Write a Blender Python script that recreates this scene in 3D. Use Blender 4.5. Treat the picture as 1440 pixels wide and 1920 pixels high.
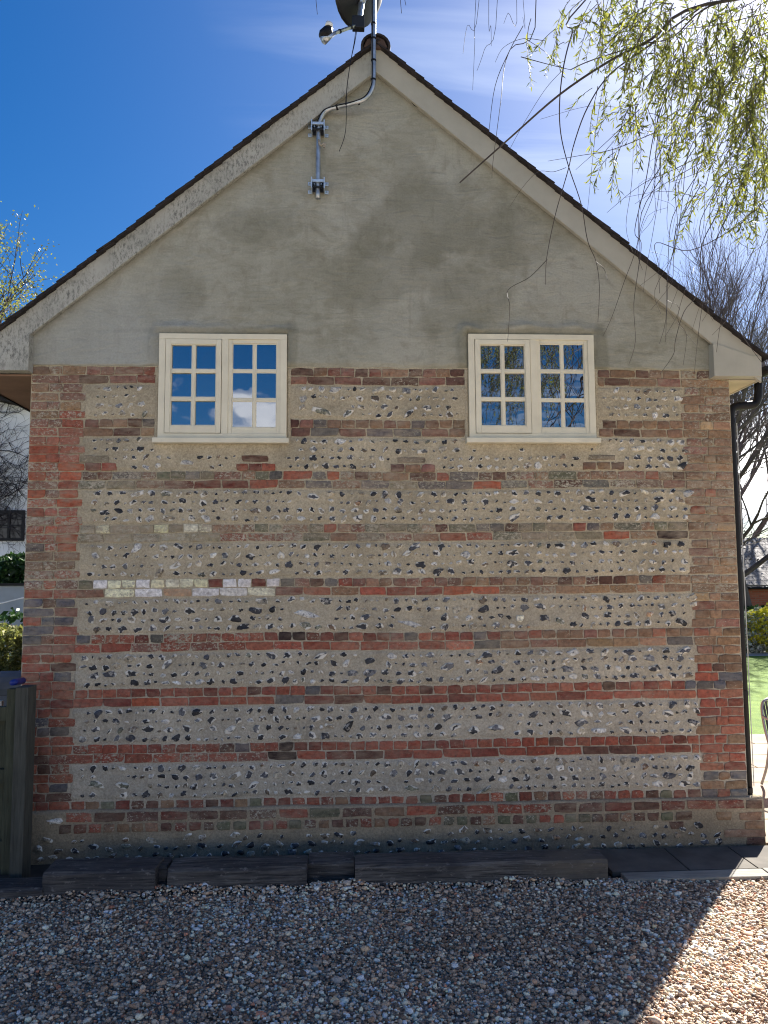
import bpy, bmesh, math, random
import numpy as np
from mathutils import Vector, Matrix, noise as mnoise
random.seed(11); rng = np.random.default_rng(7)
sc = bpy.context.scene
for o in list(bpy.data.objects): bpy.data.objects.remove(o)
COL = sc.collection

# ------------------------------------------------------------------ camera
FPX = 1442.0                                   # focal length in pixels of the 1440x1920 photograph
PITCH, YAW, ROLL = [math.radians(a) for a in (4.986, 2.807, -0.344)]
CAM = Vector((0.0, -6.2, 2.2))
fwd = Vector((math.sin(YAW)*math.cos(PITCH), math.cos(YAW)*math.cos(PITCH), math.sin(PITCH)))
rt = Vector((math.cos(YAW), -math.sin(YAW), 0)); up = rt.cross(fwd)
RT = rt*math.cos(ROLL) + up*math.sin(ROLL); UP = -rt*math.sin(ROLL) + up*math.cos(ROLL)
cd = bpy.data.cameras.new('camera'); cam = bpy.data.objects.new('camera', cd); COL.objects.link(cam)
cam.matrix_world = Matrix(((RT.x, UP.x, -fwd.x, CAM.x), (RT.y, UP.y, -fwd.y, CAM.y), (RT.z, UP.z, -fwd.z, CAM.z), (0, 0, 0, 1)))
cd.sensor_fit = 'VERTICAL'; cd.sensor_height = 36.0; cd.lens = FPX/1920*36.0; cd.clip_end = 1500; cd.clip_start = 0.05
sc.camera = cam
def at(px, py, Y=0.0):
    """world point on the vertical plane y=Y seen at a pixel of the photograph (used to survey the facade)"""
    d = RT*(px-720) + UP*(960-py) + fwd*FPX
    return CAM + d*((Y-CAM.y)/d.y)
def proj(p):
    v = Vector(p)-CAM; z = v.dot(fwd)
    if z < 0.05: return (9e9, 9e9)
    return (720+FPX*v.dot(RT)/z, 960-FPX*v.dot(UP)/z)

# ------------------------------------------------------------------ light
SUN_EL, SUN_AZ = math.radians(41), math.radians(37.5)     # azimuth clockwise from +Y (behind the house, to the right)
SKY_STRENGTH, SUN_STRENGTH, EXPOSURE = 0.05, 5.0, 1.95
sdir = Vector((math.sin(SUN_AZ)*math.cos(SUN_EL), math.cos(SUN_AZ)*math.cos(SUN_EL), math.sin(SUN_EL)))
sl = bpy.data.lights.new('sun', 'SUN'); sl.energy = SUN_STRENGTH; sl.angle = math.radians(0.55); sl.color = (1.0, 0.95, 0.87)
so = bpy.data.objects.new('sun', sl); COL.objects.link(so); so.rotation_euler = sdir.to_track_quat('Z', 'Y').to_euler()
so.location = (8, 12, 16)
w = bpy.data.worlds.new('World'); sc.world = w; w.use_nodes = True
def world():
    t = w.node_tree; t.nodes.clear(); L = t.links.new
    N = lambda ty: t.nodes.new(ty)
    sky = N('ShaderNodeTexSky'); sky.sky_type = 'NISHITA'; sky.sun_disc = False
    sky.sun_elevation = SUN_EL; sky.sun_rotation = SUN_AZ; sky.altitude = 100; sky.air_density = 1.0; sky.dust_density = 1.0; sky.ozone_density = 4.0
    hs = N('ShaderNodeHueSaturation'); hs.inputs['Saturation'].default_value = 1.43; hs.inputs['Hue'].default_value = 0.506; hs.inputs['Value'].default_value = 0.67
    L(sky.outputs[0], hs.inputs['Color'])
    tc = N('ShaderNodeTexCoord'); sep = N('ShaderNodeSeparateXYZ'); L(tc.outputs['Generated'], sep.inputs[0])
    def math_(op, a, b=None, c=None, clamp=False):
        n = N('ShaderNodeMath'); n.operation = op; n.use_clamp = clamp
        for i, v in enumerate((a, b, c)):
            if v is None: continue
            if hasattr(v, 'links'): L(v, n.inputs[i])
            else: n.inputs[i].default_value = v
        return n.outputs[0]
    # cirrus: thin streaks on a high plane
    zc = math_('MAXIMUM', sep.outputs['Z'], 0.06)
    px = math_('DIVIDE', sep.outputs['X'], zc); py = math_('DIVIDE', sep.outputs['Y'], zc)
    cb = N('ShaderNodeCombineXYZ'); L(px, cb.inputs[0]); L(py, cb.inputs[1])
    mp = N('ShaderNodeMapping'); mp.inputs['Rotation'].default_value = (0, 0, math.radians(-64)); mp.inputs['Scale'].default_value = (0.55, 3.4, 1)
    L(cb.outputs[0], mp.inputs['Vector'])
    n1 = N('ShaderNodeTexNoise'); n1.inputs['Scale'].default_value = 1.5; n1.inputs['Detail'].default_value = 7; n1.inputs['Roughness'].default_value = 0.55; n1.inputs['Distortion'].default_value = 0.6
    L(mp.outputs[0], n1.inputs['Vector'])
    n2 = N('ShaderNodeTexNoise'); n2.inputs['Scale'].default_value = 0.55; n2.inputs['Detail'].default_value = 2
    mp2 = N('ShaderNodeMapping'); mp2.inputs['Location'].default_value = (0.9, 0.35, 0); L(cb.outputs[0], mp2.inputs['Vector']); L(mp2.outputs[0], n2.inputs['Vector'])
    r1 = N('ShaderNodeMapRange'); r1.inputs[1].default_value = 0.45; r1.inputs[2].default_value = 0.68; L(n1.outputs[0], r1.inputs[0])
    r2 = N('ShaderNodeMapRange'); r2.inputs[1].default_value = 0.36; r2.inputs[2].default_value = 0.60; L(n2.outputs[0], r2.inputs[0])
    r5 = N('ShaderNodeMapRange'); r5.inputs[1].default_value = 0.0; r5.inputs[2].default_value = 0.8; L(math_('ADD', px, math_('MULTIPLY', n2.outputs[0], 0.5)), r5.inputs[0])
    cir = math_('MULTIPLY', r1.outputs[0], math_('MULTIPLY', r2.outputs[0], r5.outputs[0])); cir = math_('MULTIPLY', cir, 0.58)
    mx = N('ShaderNodeMixRGB'); mx.inputs[2].default_value = (6.0, 6.6, 7.6, 1)
    L(cir, mx.inputs[0]); L(hs.outputs[0], mx.inputs[1])
    # cumulus banks low above the horizon, all round
    mpc = N('ShaderNodeMapping'); mpc.inputs['Scale'].default_value = (2.2, 2.2, 4.2); mpc.inputs['Location'].default_value = (0.4, 0.1, 0.0); L(tc.outputs['Generated'], mpc.inputs['Vector'])
    n3 = N('ShaderNodeTexNoise'); n3.inputs['Scale'].default_value = 1.7; n3.inputs['Detail'].default_value = 9; n3.inputs['Roughness'].default_value = 0.53
    L(mpc.outputs[0], n3.inputs['Vector'])
    bias = N('ShaderNodeMapRange'); bias.inputs[1].default_value = 0.15; bias.inputs[2].default_value = 0.31; bias.inputs[3].default_value = 0.12; bias.inputs[4].default_value = -0.22
    L(sep.outputs['Z'], bias.inputs[0])
    cu = math_('ADD', n3.outputs[0], bias.outputs[0])
    r3 = N('ShaderNodeMapRange'); r3.inputs[1].default_value = 0.50; r3.inputs[2].default_value = 0.57; L(cu, r3.inputs[0])
    r4 = N('ShaderNodeMapRange'); r4.inputs[1].default_value = 0.53; r4.inputs[2].default_value = 0.82; L(cu, r4.inputs[0])
    cc = N('ShaderNodeMixRGB'); cc.inputs[1].default_value = (6.5, 6.8, 7.6, 1); cc.inputs[2].default_value = (17, 16.6, 16.0, 1); L(r4.outputs[0], cc.inputs[0])
    mx2 = N('ShaderNodeMixRGB'); L(r3.outputs[0], mx2.inputs[0]); L(mx.outputs[0], mx2.inputs[1]); L(cc.outputs[0], mx2.inputs[2])
    bg = N('ShaderNodeBackground'); bg.inputs[1].default_value = SKY_STRENGTH; L(mx2.outputs[0], bg.inputs[0])
    out = N('ShaderNodeOutputWorld'); L(bg.outputs[0], out.inputs[0])
world()
vs = sc.view_settings; vs.view_transform = 'Standard'; vs.look = 'None'; vs.gamma = 1; vs.use_curve_mapping = False; vs.exposure = EXPOSURE
sc.cycles.filter_width = 1.1

# ------------------------------------------------------------------ helpers
def s2l(c, k=1.0):
    return tuple(min(0.85, k*(((v/255+0.055)/1.055)**2.4 if v > 10 else v/255/12.92)) for v in c)
class MB:
    def __init__(s): s.v = []; s.f = []
    def add(s, vs_, fs_):
        b = len(s.v); s.v += [tuple(v) for v in vs_]; s.f += [tuple(i+b for i in f) for f in fs_]; return s
    def box(s, x0, x1, y0, y1, z0, z1, j=0.0):
        V = [(x, y, z) for z in (z0, z1) for y in (y0, y1) for x in (x0, x1)]
        if j: V = [tuple(c+random.uniform(-j, j) for c in v) for v in V]
        return s.add(V, [(0, 2, 3, 1), (4, 5, 7, 6), (0, 1, 5, 4), (2, 6, 7, 3), (0, 4, 6, 2), (1, 3, 7, 5)])
    def prism(s, poly, y0, y1):                      # polygon of (x,z), extruded in y
        n = len(poly); V = [(p[0], y0, p[1]) for p in poly]+[(p[0], y1, p[1]) for p in poly]
        F = [tuple(range(n)), tuple(range(2*n-1, n-1, -1))]+[(i, i+n, (i+1) % n+n, (i+1) % n) for i in range(n)]
        return s.add(V, F)
    def tube(s, pts, r, n=6, cap=True):
        pts = [Vector(p) for p in pts]; m = len(pts)
        if not hasattr(r, '__len__'): r = [r]*m
        t0 = (pts[1]-pts[0]).normalized(); a = Vector((0, 0, 1)) if abs(t0.z) < 0.9 else Vector((1, 0, 0))
        u = t0.cross(a).normalized(); V = []; F = []
        for i, p in enumerate(pts):
            t = (pts[min(i+1, m-1)]-pts[max(i-1, 0)])
            t = t.normalized() if t.length > 1e-9 else t0
            u = (u-t*u.dot(t)); u = u.normalized() if u.length > 1e-6 else t.orthogonal().normalized()
            v = t.cross(u)
            for k in range(n):
                an = 2*math.pi*k/n; V.append(p+(u*math.cos(an)+v*math.sin(an))*r[i])
        for i in range(m-1):
            for k in range(n):
                F.append((i*n+k, i*n+(k+1) % n, (i+1)*n+(k+1) % n, (i+1)*n+k))
        if cap: F += [tuple(range(n-1, -1, -1)), tuple(range((m-1)*n, m*n))]
        return s.add(V, F)
    def build(s, name, mat=None, parent=None, smooth=False, bevel=0.0):
        me = bpy.data.meshes.new(name); me.from_pydata(s.v, [], s.f)
        bm = bmesh.new(); bm.from_mesh(me); bmesh.ops.recalc_face_normals(bm, faces=bm.faces)
        if bevel: bmesh.ops.bevel(bm, geom=list(bm.edges), offset=bevel, segments=2, affect='EDGES', profile=0.6)
        bm.to_mesh(me); bm.free()
        if smooth: me.polygons.foreach_set('use_smooth', [True]*len(me.polygons))
        return link(name, me, mat, parent)
def link(name, me, mat=None, parent=None):
    o = bpy.data.objects.new(name, me); COL.objects.link(o)
    if mat is not None and len(me.materials) == 0: me.materials.append(mat)
    if parent is not None: o.parent = parent
    return o
def np_mesh(name, V, F, mat, parent=None, cols=None, rim=None, smooth=False):
    """V (n,3), F (m,3) or (m,4)"""
    me = bpy.data.meshes.new(name); k = F.shape[1]
    me.vertices.add(len(V)); me.vertices.foreach_set('co', V.astype(np.float32).ravel())
    me.loops.add(F.size); me.loops.foreach_set('vertex_index', F.astype(np.int32).ravel())
    me.polygons.add(len(F)); me.polygons.foreach_set('loop_start', np.arange(0, F.size, k, dtype=np.int32))
    if smooth: me.polygons.foreach_set('use_smooth', np.ones(len(F), bool))
    me.update(calc_edges=True)
    if cols is not None:
        a = me.attributes.new('col', 'FLOAT_COLOR', 'POINT'); a.data.foreach_set('color', cols.astype(np.float32).ravel())
    if rim is not None:
        a = me.attributes.new('rim', 'FLOAT', 'POINT'); a.data.foreach_set('value', rim.astype(np.float32).ravel())
    return link(name, me, mat, parent)
def thing(name, label, cat, loc=(0, 0, 0), group=None):
    o = bpy.data.objects.new(name, None); COL.objects.link(o); o.empty_display_size = 0.2; o.location = loc
    return tag(o, label, cat, group)
def tag(o, label, cat, group=None):
    o['label'] = label; o['category'] = cat
    if group: o['group'] = group
    return o
def struct(o): o['kind'] = 'structure'; return o
def stuff(o): o['kind'] = 'stuff'; return o
def under(o, root):                                   # parent to an Empty that stands away from the origin, keep place
    o.parent = root; o.matrix_parent_inverse = Matrix.Translation(root.location).inverted(); return o
def smoothpath(P, n=6):
    P = [Vector(p) for p in P]; out = []
    for i in range(len(P)-1):
        p0, p1, p2, p3 = P[max(i-1, 0)], P[i], P[i+1], P[min(i+2, len(P)-1)]
        for k in range(n):
            t = k/n
            out.append(0.5*((2*p1)+(p2-p0)*t+(2*p0-5*p1+4*p2-p3)*t*t+(3*p1-p0-3*p2+p3)*t**3))
    return out+[P[-1]]

def fbm(x, z, s, o=4, k=0.0): return mnoise.fractal(Vector((x*s, k, z*s)), 1.0, 2.0, o)
# ------------------------------------------------------------------ materials
class Mat:
    def __init__(s, name, rough=0.8, spec=0.3):
        s.m = bpy.data.materials.new(name); s.m.use_nodes = True; s.t = s.m.node_tree
        s.b = s.t.nodes['Principled BSDF']; s.b.inputs['Roughness'].default_value = rough; s.b.inputs['Specular IOR Level'].default_value = spec
        g = s.n('ShaderNodeNewGeometry'); s.pos = g.outputs['Position']
    def n(s, ty): return s.t.nodes.new(ty)
    def L(s, a, b):
        if hasattr(a, 'links'): s.t.links.new(a, b)
        elif isinstance(a, (tuple, list)): b.default_value = (*a[:3], 1.0)
        else: b.default_value = a
    def noise(s, scale, detail=4, rough=0.55, vec=None, stretch=None, off=(0, 0, 0), dist=0.0):
        x = s.n('ShaderNodeTexNoise'); x.inputs['Scale'].default_value = scale; x.inputs['Detail'].default_value = detail
        x.inputs['Roughness'].default_value = rough; x.inputs['Distortion'].default_value = dist
        v = vec or s.pos
        if stretch or any(off):
            mp = s.n('ShaderNodeMapping'); mp.inputs['Scale'].default_value = stretch or (1, 1, 1); mp.inputs['Location'].default_value = off
            s.L(v, mp.inputs['Vector']); v = mp.outputs[0]
        s.L(v, x.inputs['Vector']); return x.outputs[0]
    def rng(s, v, a, b, lo=0.0, hi=1.0):
        x = s.n('ShaderNodeMapRange'); s.L(v, x.inputs[0])
        for i, q in ((1, a), (2, b), (3, lo), (4, hi)): s.L(q, x.inputs[i])
        return x.outputs[0]
    def mix(s, f, a, b, mode='MIX'):
        x = s.n('ShaderNodeMixRGB'); x.blend_type = mode; s.L(f, x.inputs[0]); s.L(a, x.inputs[1]); s.L(b, x.inputs[2]); return x.outputs[0]
    def mul(s, a, b, op='MULTIPLY', clamp=False):
        x = s.n('ShaderNodeMath'); x.operation = op; x.use_clamp = clamp; s.L(a, x.inputs[0]); s.L(b, x.inputs[1]); return x.outputs[0]
    def col(s, c): s.L(c, s.b.inputs['Base Color']); return s
    def bump(s, h, strength=0.4, dist=0.01):
        x = s.n('ShaderNodeBump'); x.inputs['Strength'].default_value = strength; x.inputs['Distance'].default_value = dist
        s.L(h, x.inputs['Height']); s.L(x.outputs[0], s.b.inputs['Normal']); return s
    def blob(s, c, r, soft=0.5, nz=0.25, ns=3.0):
        """soft-edged patch of stain or painted shade round a world point, edge broken by noise"""
        mp = s.n('ShaderNodeMapping'); mp.vector_type = 'POINT'; mp.inputs['Location'].default_value = tuple(-c[i]/r[i] for i in range(3)); mp.inputs['Scale'].default_value = tuple(1/q for q in r)
        s.L(s.pos, mp.inputs['Vector']); ln = s.n('ShaderNodeVectorMath'); ln.operation = 'LENGTH'; s.L(mp.outputs[0], ln.inputs[0])
        d = s.mul(ln.outputs['Value'], s.mul(s.mul(s.noise(ns, 4), 0.5, 'SUBTRACT'), nz*4), 'ADD')
        return s.rng(d, 1.0-soft, 1.0+soft*0.4, 1.0, 0.0)
def simple(name, c, rough=0.7, var=0.25, scale=12, spec=0.3, metal=0.0, bump=0.0, stretch=None):
    M = Mat(name, rough, spec); n = M.noise(scale, 5, stretch=stretch)
    M.col(M.mix(M.rng(n, 0.3, 0.7), tuple(v*(1-var) for v in c), tuple(min(.9, v*(1+var)) for v in c)))
    M.b.inputs['Metallic'].default_value = metal
    if bump: M.bump(M.noise(scale*4, 4, stretch=stretch), bump, 0.004)
    return M.m
def brick_material(name, from_object):
    M = Mat(name, 0.9, 0.15)
    if from_object:
        oi = M.n('ShaderNodeObjectInfo'); c, al = oi.outputs['Color'], oi.outputs['Alpha']
    else:
        a = M.n('ShaderNodeAttribute'); a.attribute_name = 'col'; c, al = a.outputs['Color'], a.outputs['Alpha']
    g = M.noise(38, 5, 0.65); g2 = M.noise(190, 3, 0.6)
    c1 = M.mix(M.rng(g, 0.28, 0.72), M.mix(1.0, c, (0.52, 0.50, 0.52), 'MULTIPLY'), M.mix(1.0, c, (1.38, 1.34, 1.30), 'MULTIPLY'))
    dark = M.rng(M.noise(24, 4, 0.6, off=(3, 1, 8)), 0.60, 0.70)
    c1 = M.mix(M.mul(dark, 0.55), c1, (0.055, 0.045, 0.04))
    # lime bloom / lichen, its amount per brick in the colour's alpha
    b = M.mul(M.noise(58, 6, 0.75, off=(7, 3, 1), stretch=(0.8, 1, 1.2)), M.mul(al, 0.20), 'ADD')
    c2 = M.mix(M.rng(b, 0.64, 0.72), c1, M.mix(M.rng(M.noise(15, 3), .35, .65), (0.50, 0.46, 0.37), (0.24, 0.24, 0.18)))
    # thin mortar wash dragged over faces when the joints were repointed
    ws = M.mul(M.rng(M.noise(1.1, 3, off=(2, 0, 5)), 0.30, 0.62), M.rng(M.noise(17, 5, 0.65, stretch=(0.55, 1, 1.6)), 0.36, 0.66))
    sz = M.n('ShaderNodeSeparateXYZ'); M.L(M.pos, sz.inputs[0]); ws = M.mul(ws, M.rng(sz.outputs['Z'], 1.2, 2.6, 0.65, 1.0))
    c2 = M.mix(M.mul(ws, 0.80), c2, (0.35, 0.285, 0.21))
    M.col(c2); M.bump(M.mul(M.mul(g, 0.7), M.mul(g2, 0.3), 'ADD'), 0.75, 0.010); return M.m
def mortar_material(name, warm, grey):
    M = Mat(name, 0.95, 0.1)
    sep = M.n('ShaderNodeSeparateXYZ'); M.L(M.pos, sep.inputs[0])
    # older lime mix in the upper lifts, greyer mix in the lower ones
    h = M.rng(M.mul(sep.outputs['Z'], M.mul(M.noise(0.9, 3), 1.2), 'ADD'), 1.5, 3.0)
    base = M.mix(h, grey, warm)
    n = M.noise(2.6, 6, 0.6); c = M.mix(M.rng(n, 0.3, 0.7), M.mix(1.0, base, (0.74, 0.73, 0.71), 'MULTIPLY'), M.mix(1.0, base, (1.17, 1.16, 1.14), 'MULTIPLY'))
    f = M.noise(70, 5, 0.75); c = M.mix(M.rng(f, 0.36, 0.66), M.mix(1.0, c, (0.70, 0.69, 0.67), 'MULTIPLY'), M.mix(1.0, c, (1.16, 1.16, 1.15), 'MULTIPLY'))
    # damp splash zone along the foot of the wall
    d = M.rng(M.mul(sep.outputs['Z'], M.mul(M.noise(3.5, 4), 0.35), 'ADD'), 0.26, 0.55, 0.30, 0.0)
    c = M.mix(d, c, (0.10, 0.09, 0.075))
    M.col(c); M.bump(M.mul(M.mul(f, 0.5), M.mul(M.noise(16, 6, 0.68), 1.3), 'ADD'), 0.85, 0.016); return M.m
def flint_material(name, from_object):
    M = Mat(name, 0.5, 0.4)
    if from_object:
        oi = M.n('ShaderNodeObjectInfo'); c, al = oi.outputs['Color'], oi.outputs['Alpha']
    else:
        a = M.n('ShaderNodeAttribute'); a.attribute_name = 'col'; c, al = a.outputs['Color'], a.outputs['Alpha']
    r = M.n('ShaderNodeAttribute'); r.attribute_name = 'rim'
    n = M.noise(48, 6, 0.7); n2 = M.noise(24, 5, 0.65, off=(4, 4, 4))
    c1 = M.mix(M.rng(n, 0.35, 0.68), M.mix(1.0, c, (0.45, 0.45, 0.5), 'MULTIPLY'), M.mix(1.0, c, (1.6, 1.6, 1.55), 'MULTIPLY'))
    c1 = M.mix(M.rng(n2, 0.55, 0.60), c1, M.mix(0.35, (0.42, 0.40, 0.36), c))
    c1 = M.mix(M.rng(M.noise(36, 4, 0.6, off=(1, 8, 3)), 0.58, 0.63, 0, .8), c1, (0.02, 0.02, 0.022))
    k = M.mul(M.mul(r.outputs['Fac'], 0.55), M.mul(n2, 1.0), 'ADD'); k = M.mul(k, M.mul(al, 0.25), 'ADD')
    M.col(M.mix(M.rng(k, 0.86, 0.94), c1, (0.64, 0.61, 0.54)))
    M.L(M.rng(n, 0.3, 0.7, 0.3, 0.75), M.b.inputs['Roughness'])
    M.bump(n, 0.5, 0.006); return M.m
def render_material():
    M = Mat('lime_render', 0.93, 0.12)
    a = M.noise(0.75, 7, 0.58, dist=0.5, off=(1.3, 0, 2.2)); b = M.noise(3.1, 6, 0.6, dist=0.8); f = M.noise(60, 4, 0.7)
    base = M.mix(M.rng(a, 0.42, 0.56), (0.275, 0.270, 0.214), (0.345, 0.342, 0.290))
    base = M.mix(M.rng(b, 0.47, 0.58, 0.0, 0.42), base, (0.385, 0.375, 0.31))
    base = M.mix(M.rng(M.noise(1.6, 7, 0.62, dist=1.4, off=(6, 1, 4)), 0.52, 0.57, 0.0, 0.30), base, (0.235, 0.222, 0.165))
    base = M.mix(M.rng(M.noise(5.0, 3, 0.5, stretch=(.5, 1, 2.2), dist=2.2, off=(2, 2, 9)), 0.485, 0.505, 0.0, 0.16), base, (0.43, 0.42, 0.36))
    base = M.mix(M.rng(M.noise(9, 4, 0.6, stretch=(2.2, 1, .18), off=(4, 0, 1)), 0.58, 0.70, 0.0, 0.22), base, (0.20, 0.19, 0.15))
    base = M.mix(M.rng(M.noise(6.5, 6, 0.65, off=(9, 2, 2), dist=1.0), 0.54, 0.66, 0.0, 0.35), base, (0.20, 0.185, 0.14))
    # darker patches where the coat dried unevenly, stain beside the windows, and the lip's shade painted above them
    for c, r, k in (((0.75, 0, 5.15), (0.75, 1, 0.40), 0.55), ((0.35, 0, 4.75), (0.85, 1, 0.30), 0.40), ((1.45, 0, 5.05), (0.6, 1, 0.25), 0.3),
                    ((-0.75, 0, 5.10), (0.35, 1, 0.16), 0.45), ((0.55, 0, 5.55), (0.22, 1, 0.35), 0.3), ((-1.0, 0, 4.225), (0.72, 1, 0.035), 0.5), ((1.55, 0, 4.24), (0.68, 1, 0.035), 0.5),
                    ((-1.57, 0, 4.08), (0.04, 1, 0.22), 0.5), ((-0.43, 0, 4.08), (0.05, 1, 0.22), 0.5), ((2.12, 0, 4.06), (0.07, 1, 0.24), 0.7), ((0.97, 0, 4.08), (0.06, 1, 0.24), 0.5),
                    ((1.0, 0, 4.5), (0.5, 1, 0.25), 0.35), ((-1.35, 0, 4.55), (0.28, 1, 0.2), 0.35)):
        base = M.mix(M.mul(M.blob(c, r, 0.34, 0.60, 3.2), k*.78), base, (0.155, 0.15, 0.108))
    base = M.mix(M.mul(M.blob((-1.9, 0, 4.15), (0.9, 1, 0.45), 0.6), 0.45), base, (0.36, 0.375, 0.36))
    c = M.mix(M.rng(f, 0.3, 0.7), M.mix(1.0, base, (0.90, 0.90, 0.89), 'MULTIPLY'), M.mix(1.0, base, (1.07, 1.07, 1.07), 'MULTIPLY'))
    M.col(c); M.bump(M.mul(M.mul(M.mul(b, 0.8), M.mul(f, 0.25), 'ADD'), M.noise(7, 4, .55, stretch=(.45, 1, 1.6), dist=1.8), 'ADD'), 0.6, 0.018); return M.m
def paint_material(name, c, mould=0.0, chips=0.2):
    M = Mat(name, 0.6, 0.3)
    n = M.noise(5, 5, 0.6); col = M.mix(M.rng(n, 0.3, 0.7), tuple(v*0.9 for v in c), tuple(v*1.05 for v in c))
    if chips: col = M.mix(M.rng(M.noise(22, 6, 0.7, stretch=(1, 1, 0.5)), 0.62, 0.72, 0.0, chips), col, tuple(v*0.45 for v in c))
    if mould:
        a = M.rng(M.noise(2.2, 3, off=(5, 0, 2)), 0.34, 0.54); bb = M.rng(M.noise(34, 7, 0.8, stretch=(1.5, 1, 0.6)), 0.48, 0.60)
        col = M.mix(M.mul(M.mul(a, bb), mould), col, (0.045, 0.045, 0.04))
        col = M.mix(M.rng(M.noise(6, 5, off=(1, 1, 7)), 0.5, 0.75, 0, 0.5), col, (0.22, 0.225, 0.19))
    M.col(col); M.bump(M.noise(40, 4), 0.15, 0.004); return M.m
def glass_material():
    M = Mat('window_glass', 0.5); t = M.t
    d = M.n('ShaderNodeBsdfDiffuse'); d.inputs[0].default_value = (0.012, 0.013, 0.016, 1)
    g = M.n('ShaderNodeBsdfGlossy'); g.inputs['Roughness'].default_value = 0.0; g.inputs[0].default_value = (0.9, 0.94, 1.0, 1)
    bp = M.n('ShaderNodeBump'); bp.inputs['Strength'].default_value = 0.022; bp.inputs['Distance'].default_value = 0.02; M.L(M.noise(7, 1), bp.inputs['Height']); M.L(bp.outputs[0], g.inputs['Normal'])
    mx = M.n('ShaderNodeMixShader'); mx.inputs[0].default_value = 0.32; M.L(d.outputs[0], mx.inputs[1]); M.L(g.outputs[0], mx.inputs[2])
    M.L(mx.outputs[0], t.nodes['Material Output'].inputs[0]); return M.m
def leaf_material(name, c1, c2, trans=0.5):
    M = Mat(name, 0.5, 0.3); a = M.n('ShaderNodeAttribute'); a.attribute_name = 'col'
    c = M.mix(a.outputs['Fac'], c1, c2); M.col(c)
    tr = M.n('ShaderNodeBsdfTranslucent'); M.L(M.mix(1.0, c, (1.3, 1.35, 0.85), 'MULTIPLY'), tr.inputs[0])
    mx = M.n('ShaderNodeMixShader'); mx.inputs[0].default_value = trans; M.L(M.b.outputs[0], mx.inputs[1]); M.L(tr.outputs[0], mx.inputs[2])
    M.L(mx.outputs[0], M.t.nodes['Material Output'].inputs[0]); return M.m
def wood_material(name, c, axis='x', rough=0.85, var=0.5):
    st = {'x': (1.2, 18, 18), 'z': (18, 18, 1.2), 'y': (18, 1.2, 18)}[axis]
    M = Mat(name, rough, 0.25); g = M.noise(3, 7, 0.65, stretch=st, dist=0.4); p = M.noise(2.3, 4)
    col = M.mix(M.rng(g, 0.3, 0.72), tuple(v*(1-var) for v in c), tuple(v*(1+var) for v in c))
    col = M.mix(M.rng(p, 0.45, 0.7, 0, 0.6), col, tuple(v*0.5 for v in c))
    M.col(col); M.bump(g, 0.6, 0.008); return M.m

BRICK_O = brick_material('brick_single', True); BRICK_S = brick_material('brick_joined', False)
FLINT_O = flint_material('flint_single', True); FLINT_S = flint_material('flint_joined', False)
MORTAR = mortar_material('lime_mortar', (0.485, 0.425, 0.315), (0.455, 0.42, 0.355))
PLINTH = mortar_material('plinth_mortar', (0.36, 0.30, 0.215), (0.36, 0.305, 0.225))
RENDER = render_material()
BARGE_L = paint_material('old_cream_paint_mouldy', (0.40, 0.395, 0.345), 0.72, 0.3)
BARGE_R = paint_material('old_cream_paint', (0.40, 0.385, 0.32), 0.0, 0.12)
WINDOW_PAINT = paint_material('window_cream_paint', (0.70, 0.655, 0.51), 0.0, 0.25)
SOFFIT = simple('soffit_brown_paint', (0.22, 0.14, 0.10), 0.7, 0.15, 5)
SOFFIT_R = simple('soffit_cream_paint', (0.52, 0.46, 0.33), 0.7, 0.12, 5)
TILE = simple('dark_clay_tile', (0.028, 0.023, 0.022), 0.85, 0.5, 9, bump=0.4)
GLASS = glass_material(); DARKGLASS = simple('dark_glass', (.012, .012, .014), .15, .2, 4, .4)
STEEL = simple('galvanised_steel', (0.42, 0.45, 0.47), 0.38, 0.25, 20, 0.5, 0.85)
ZINC = simple('zinc_plate', (0.50, 0.60, 0.70), 0.42, 0.15, 30, 0.5, 0.6)
BLACK = simple('black_plastic', (0.008, 0.008, 0.010), 0.5, 0.3, 8, 0.22)
DISH = simple('dark_dish_paint', (0.016, 0.018, 0.022), 0.5, 0.25, 6)

# ------------------------------------------------------------------ ground
G = 0.07
def gravel_sheet_material():
    M = Mat('gravel_sheet', 0.9, 0.2)
    v = M.n('ShaderNodeTexVoronoi'); v.inputs['Scale'].default_value = 48; M.L(M.pos, v.inputs['Vector'])
    hsv = M.n('ShaderNodeSeparateColor'); M.L(v.outputs['Color'], hsv.inputs[0])
    c = M.mix(hsv.outputs[0], (0.28, 0.22, 0.18), (0.66, 0.56, 0.48)); M.col(c)
    M.bump(M.mul(v.outputs['Distance'], -1.0), 0.9, 0.02); return M.m
def sheet(name, x0, x1, y0, y1, z, m): return struct(MB().add([(x0, y0, z), (x1, y0, z), (x1, y1, z), (x0, y1, z)], [(0, 1, 2, 3)]).build(name, m))
EARTH = simple('field_earth', (0.09, 0.095, 0.045), 0.95, 0.4, 1.5)
sheet('ground', -400, 400, -400, 400, 0.0, EARTH)
sheet('gravel_bed', -9, 9, -17, -0.60, G-0.004, gravel_sheet_material())
def lawn_material():
    M = Mat('lawn_grass', 0.8, 0.2); n = M.noise(3, 5); f = M.noise(90, 4, 0.7)
    c = M.mix(M.rng(n, 0.3, 0.7), (0.10, 0.19, 0.015), (0.19, 0.30, 0.03)); c = M.mix(M.rng(f, 0.35, 0.7), M.mix(1, c, (0.6, 0.6, 0.6), 'MULTIPLY'), c)
    M.col(c); M.bump(f, 0.8, 0.03); return M.m
LAWN = lawn_material()
sheet('lawn', 3.3, 40, 4.2, 14.4, 0.06, LAWN)
PAVE = simple('sandstone_paving', (0.25, 0.205, 0.15), 0.85, 0.22, 3, bump=0.3)
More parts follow.
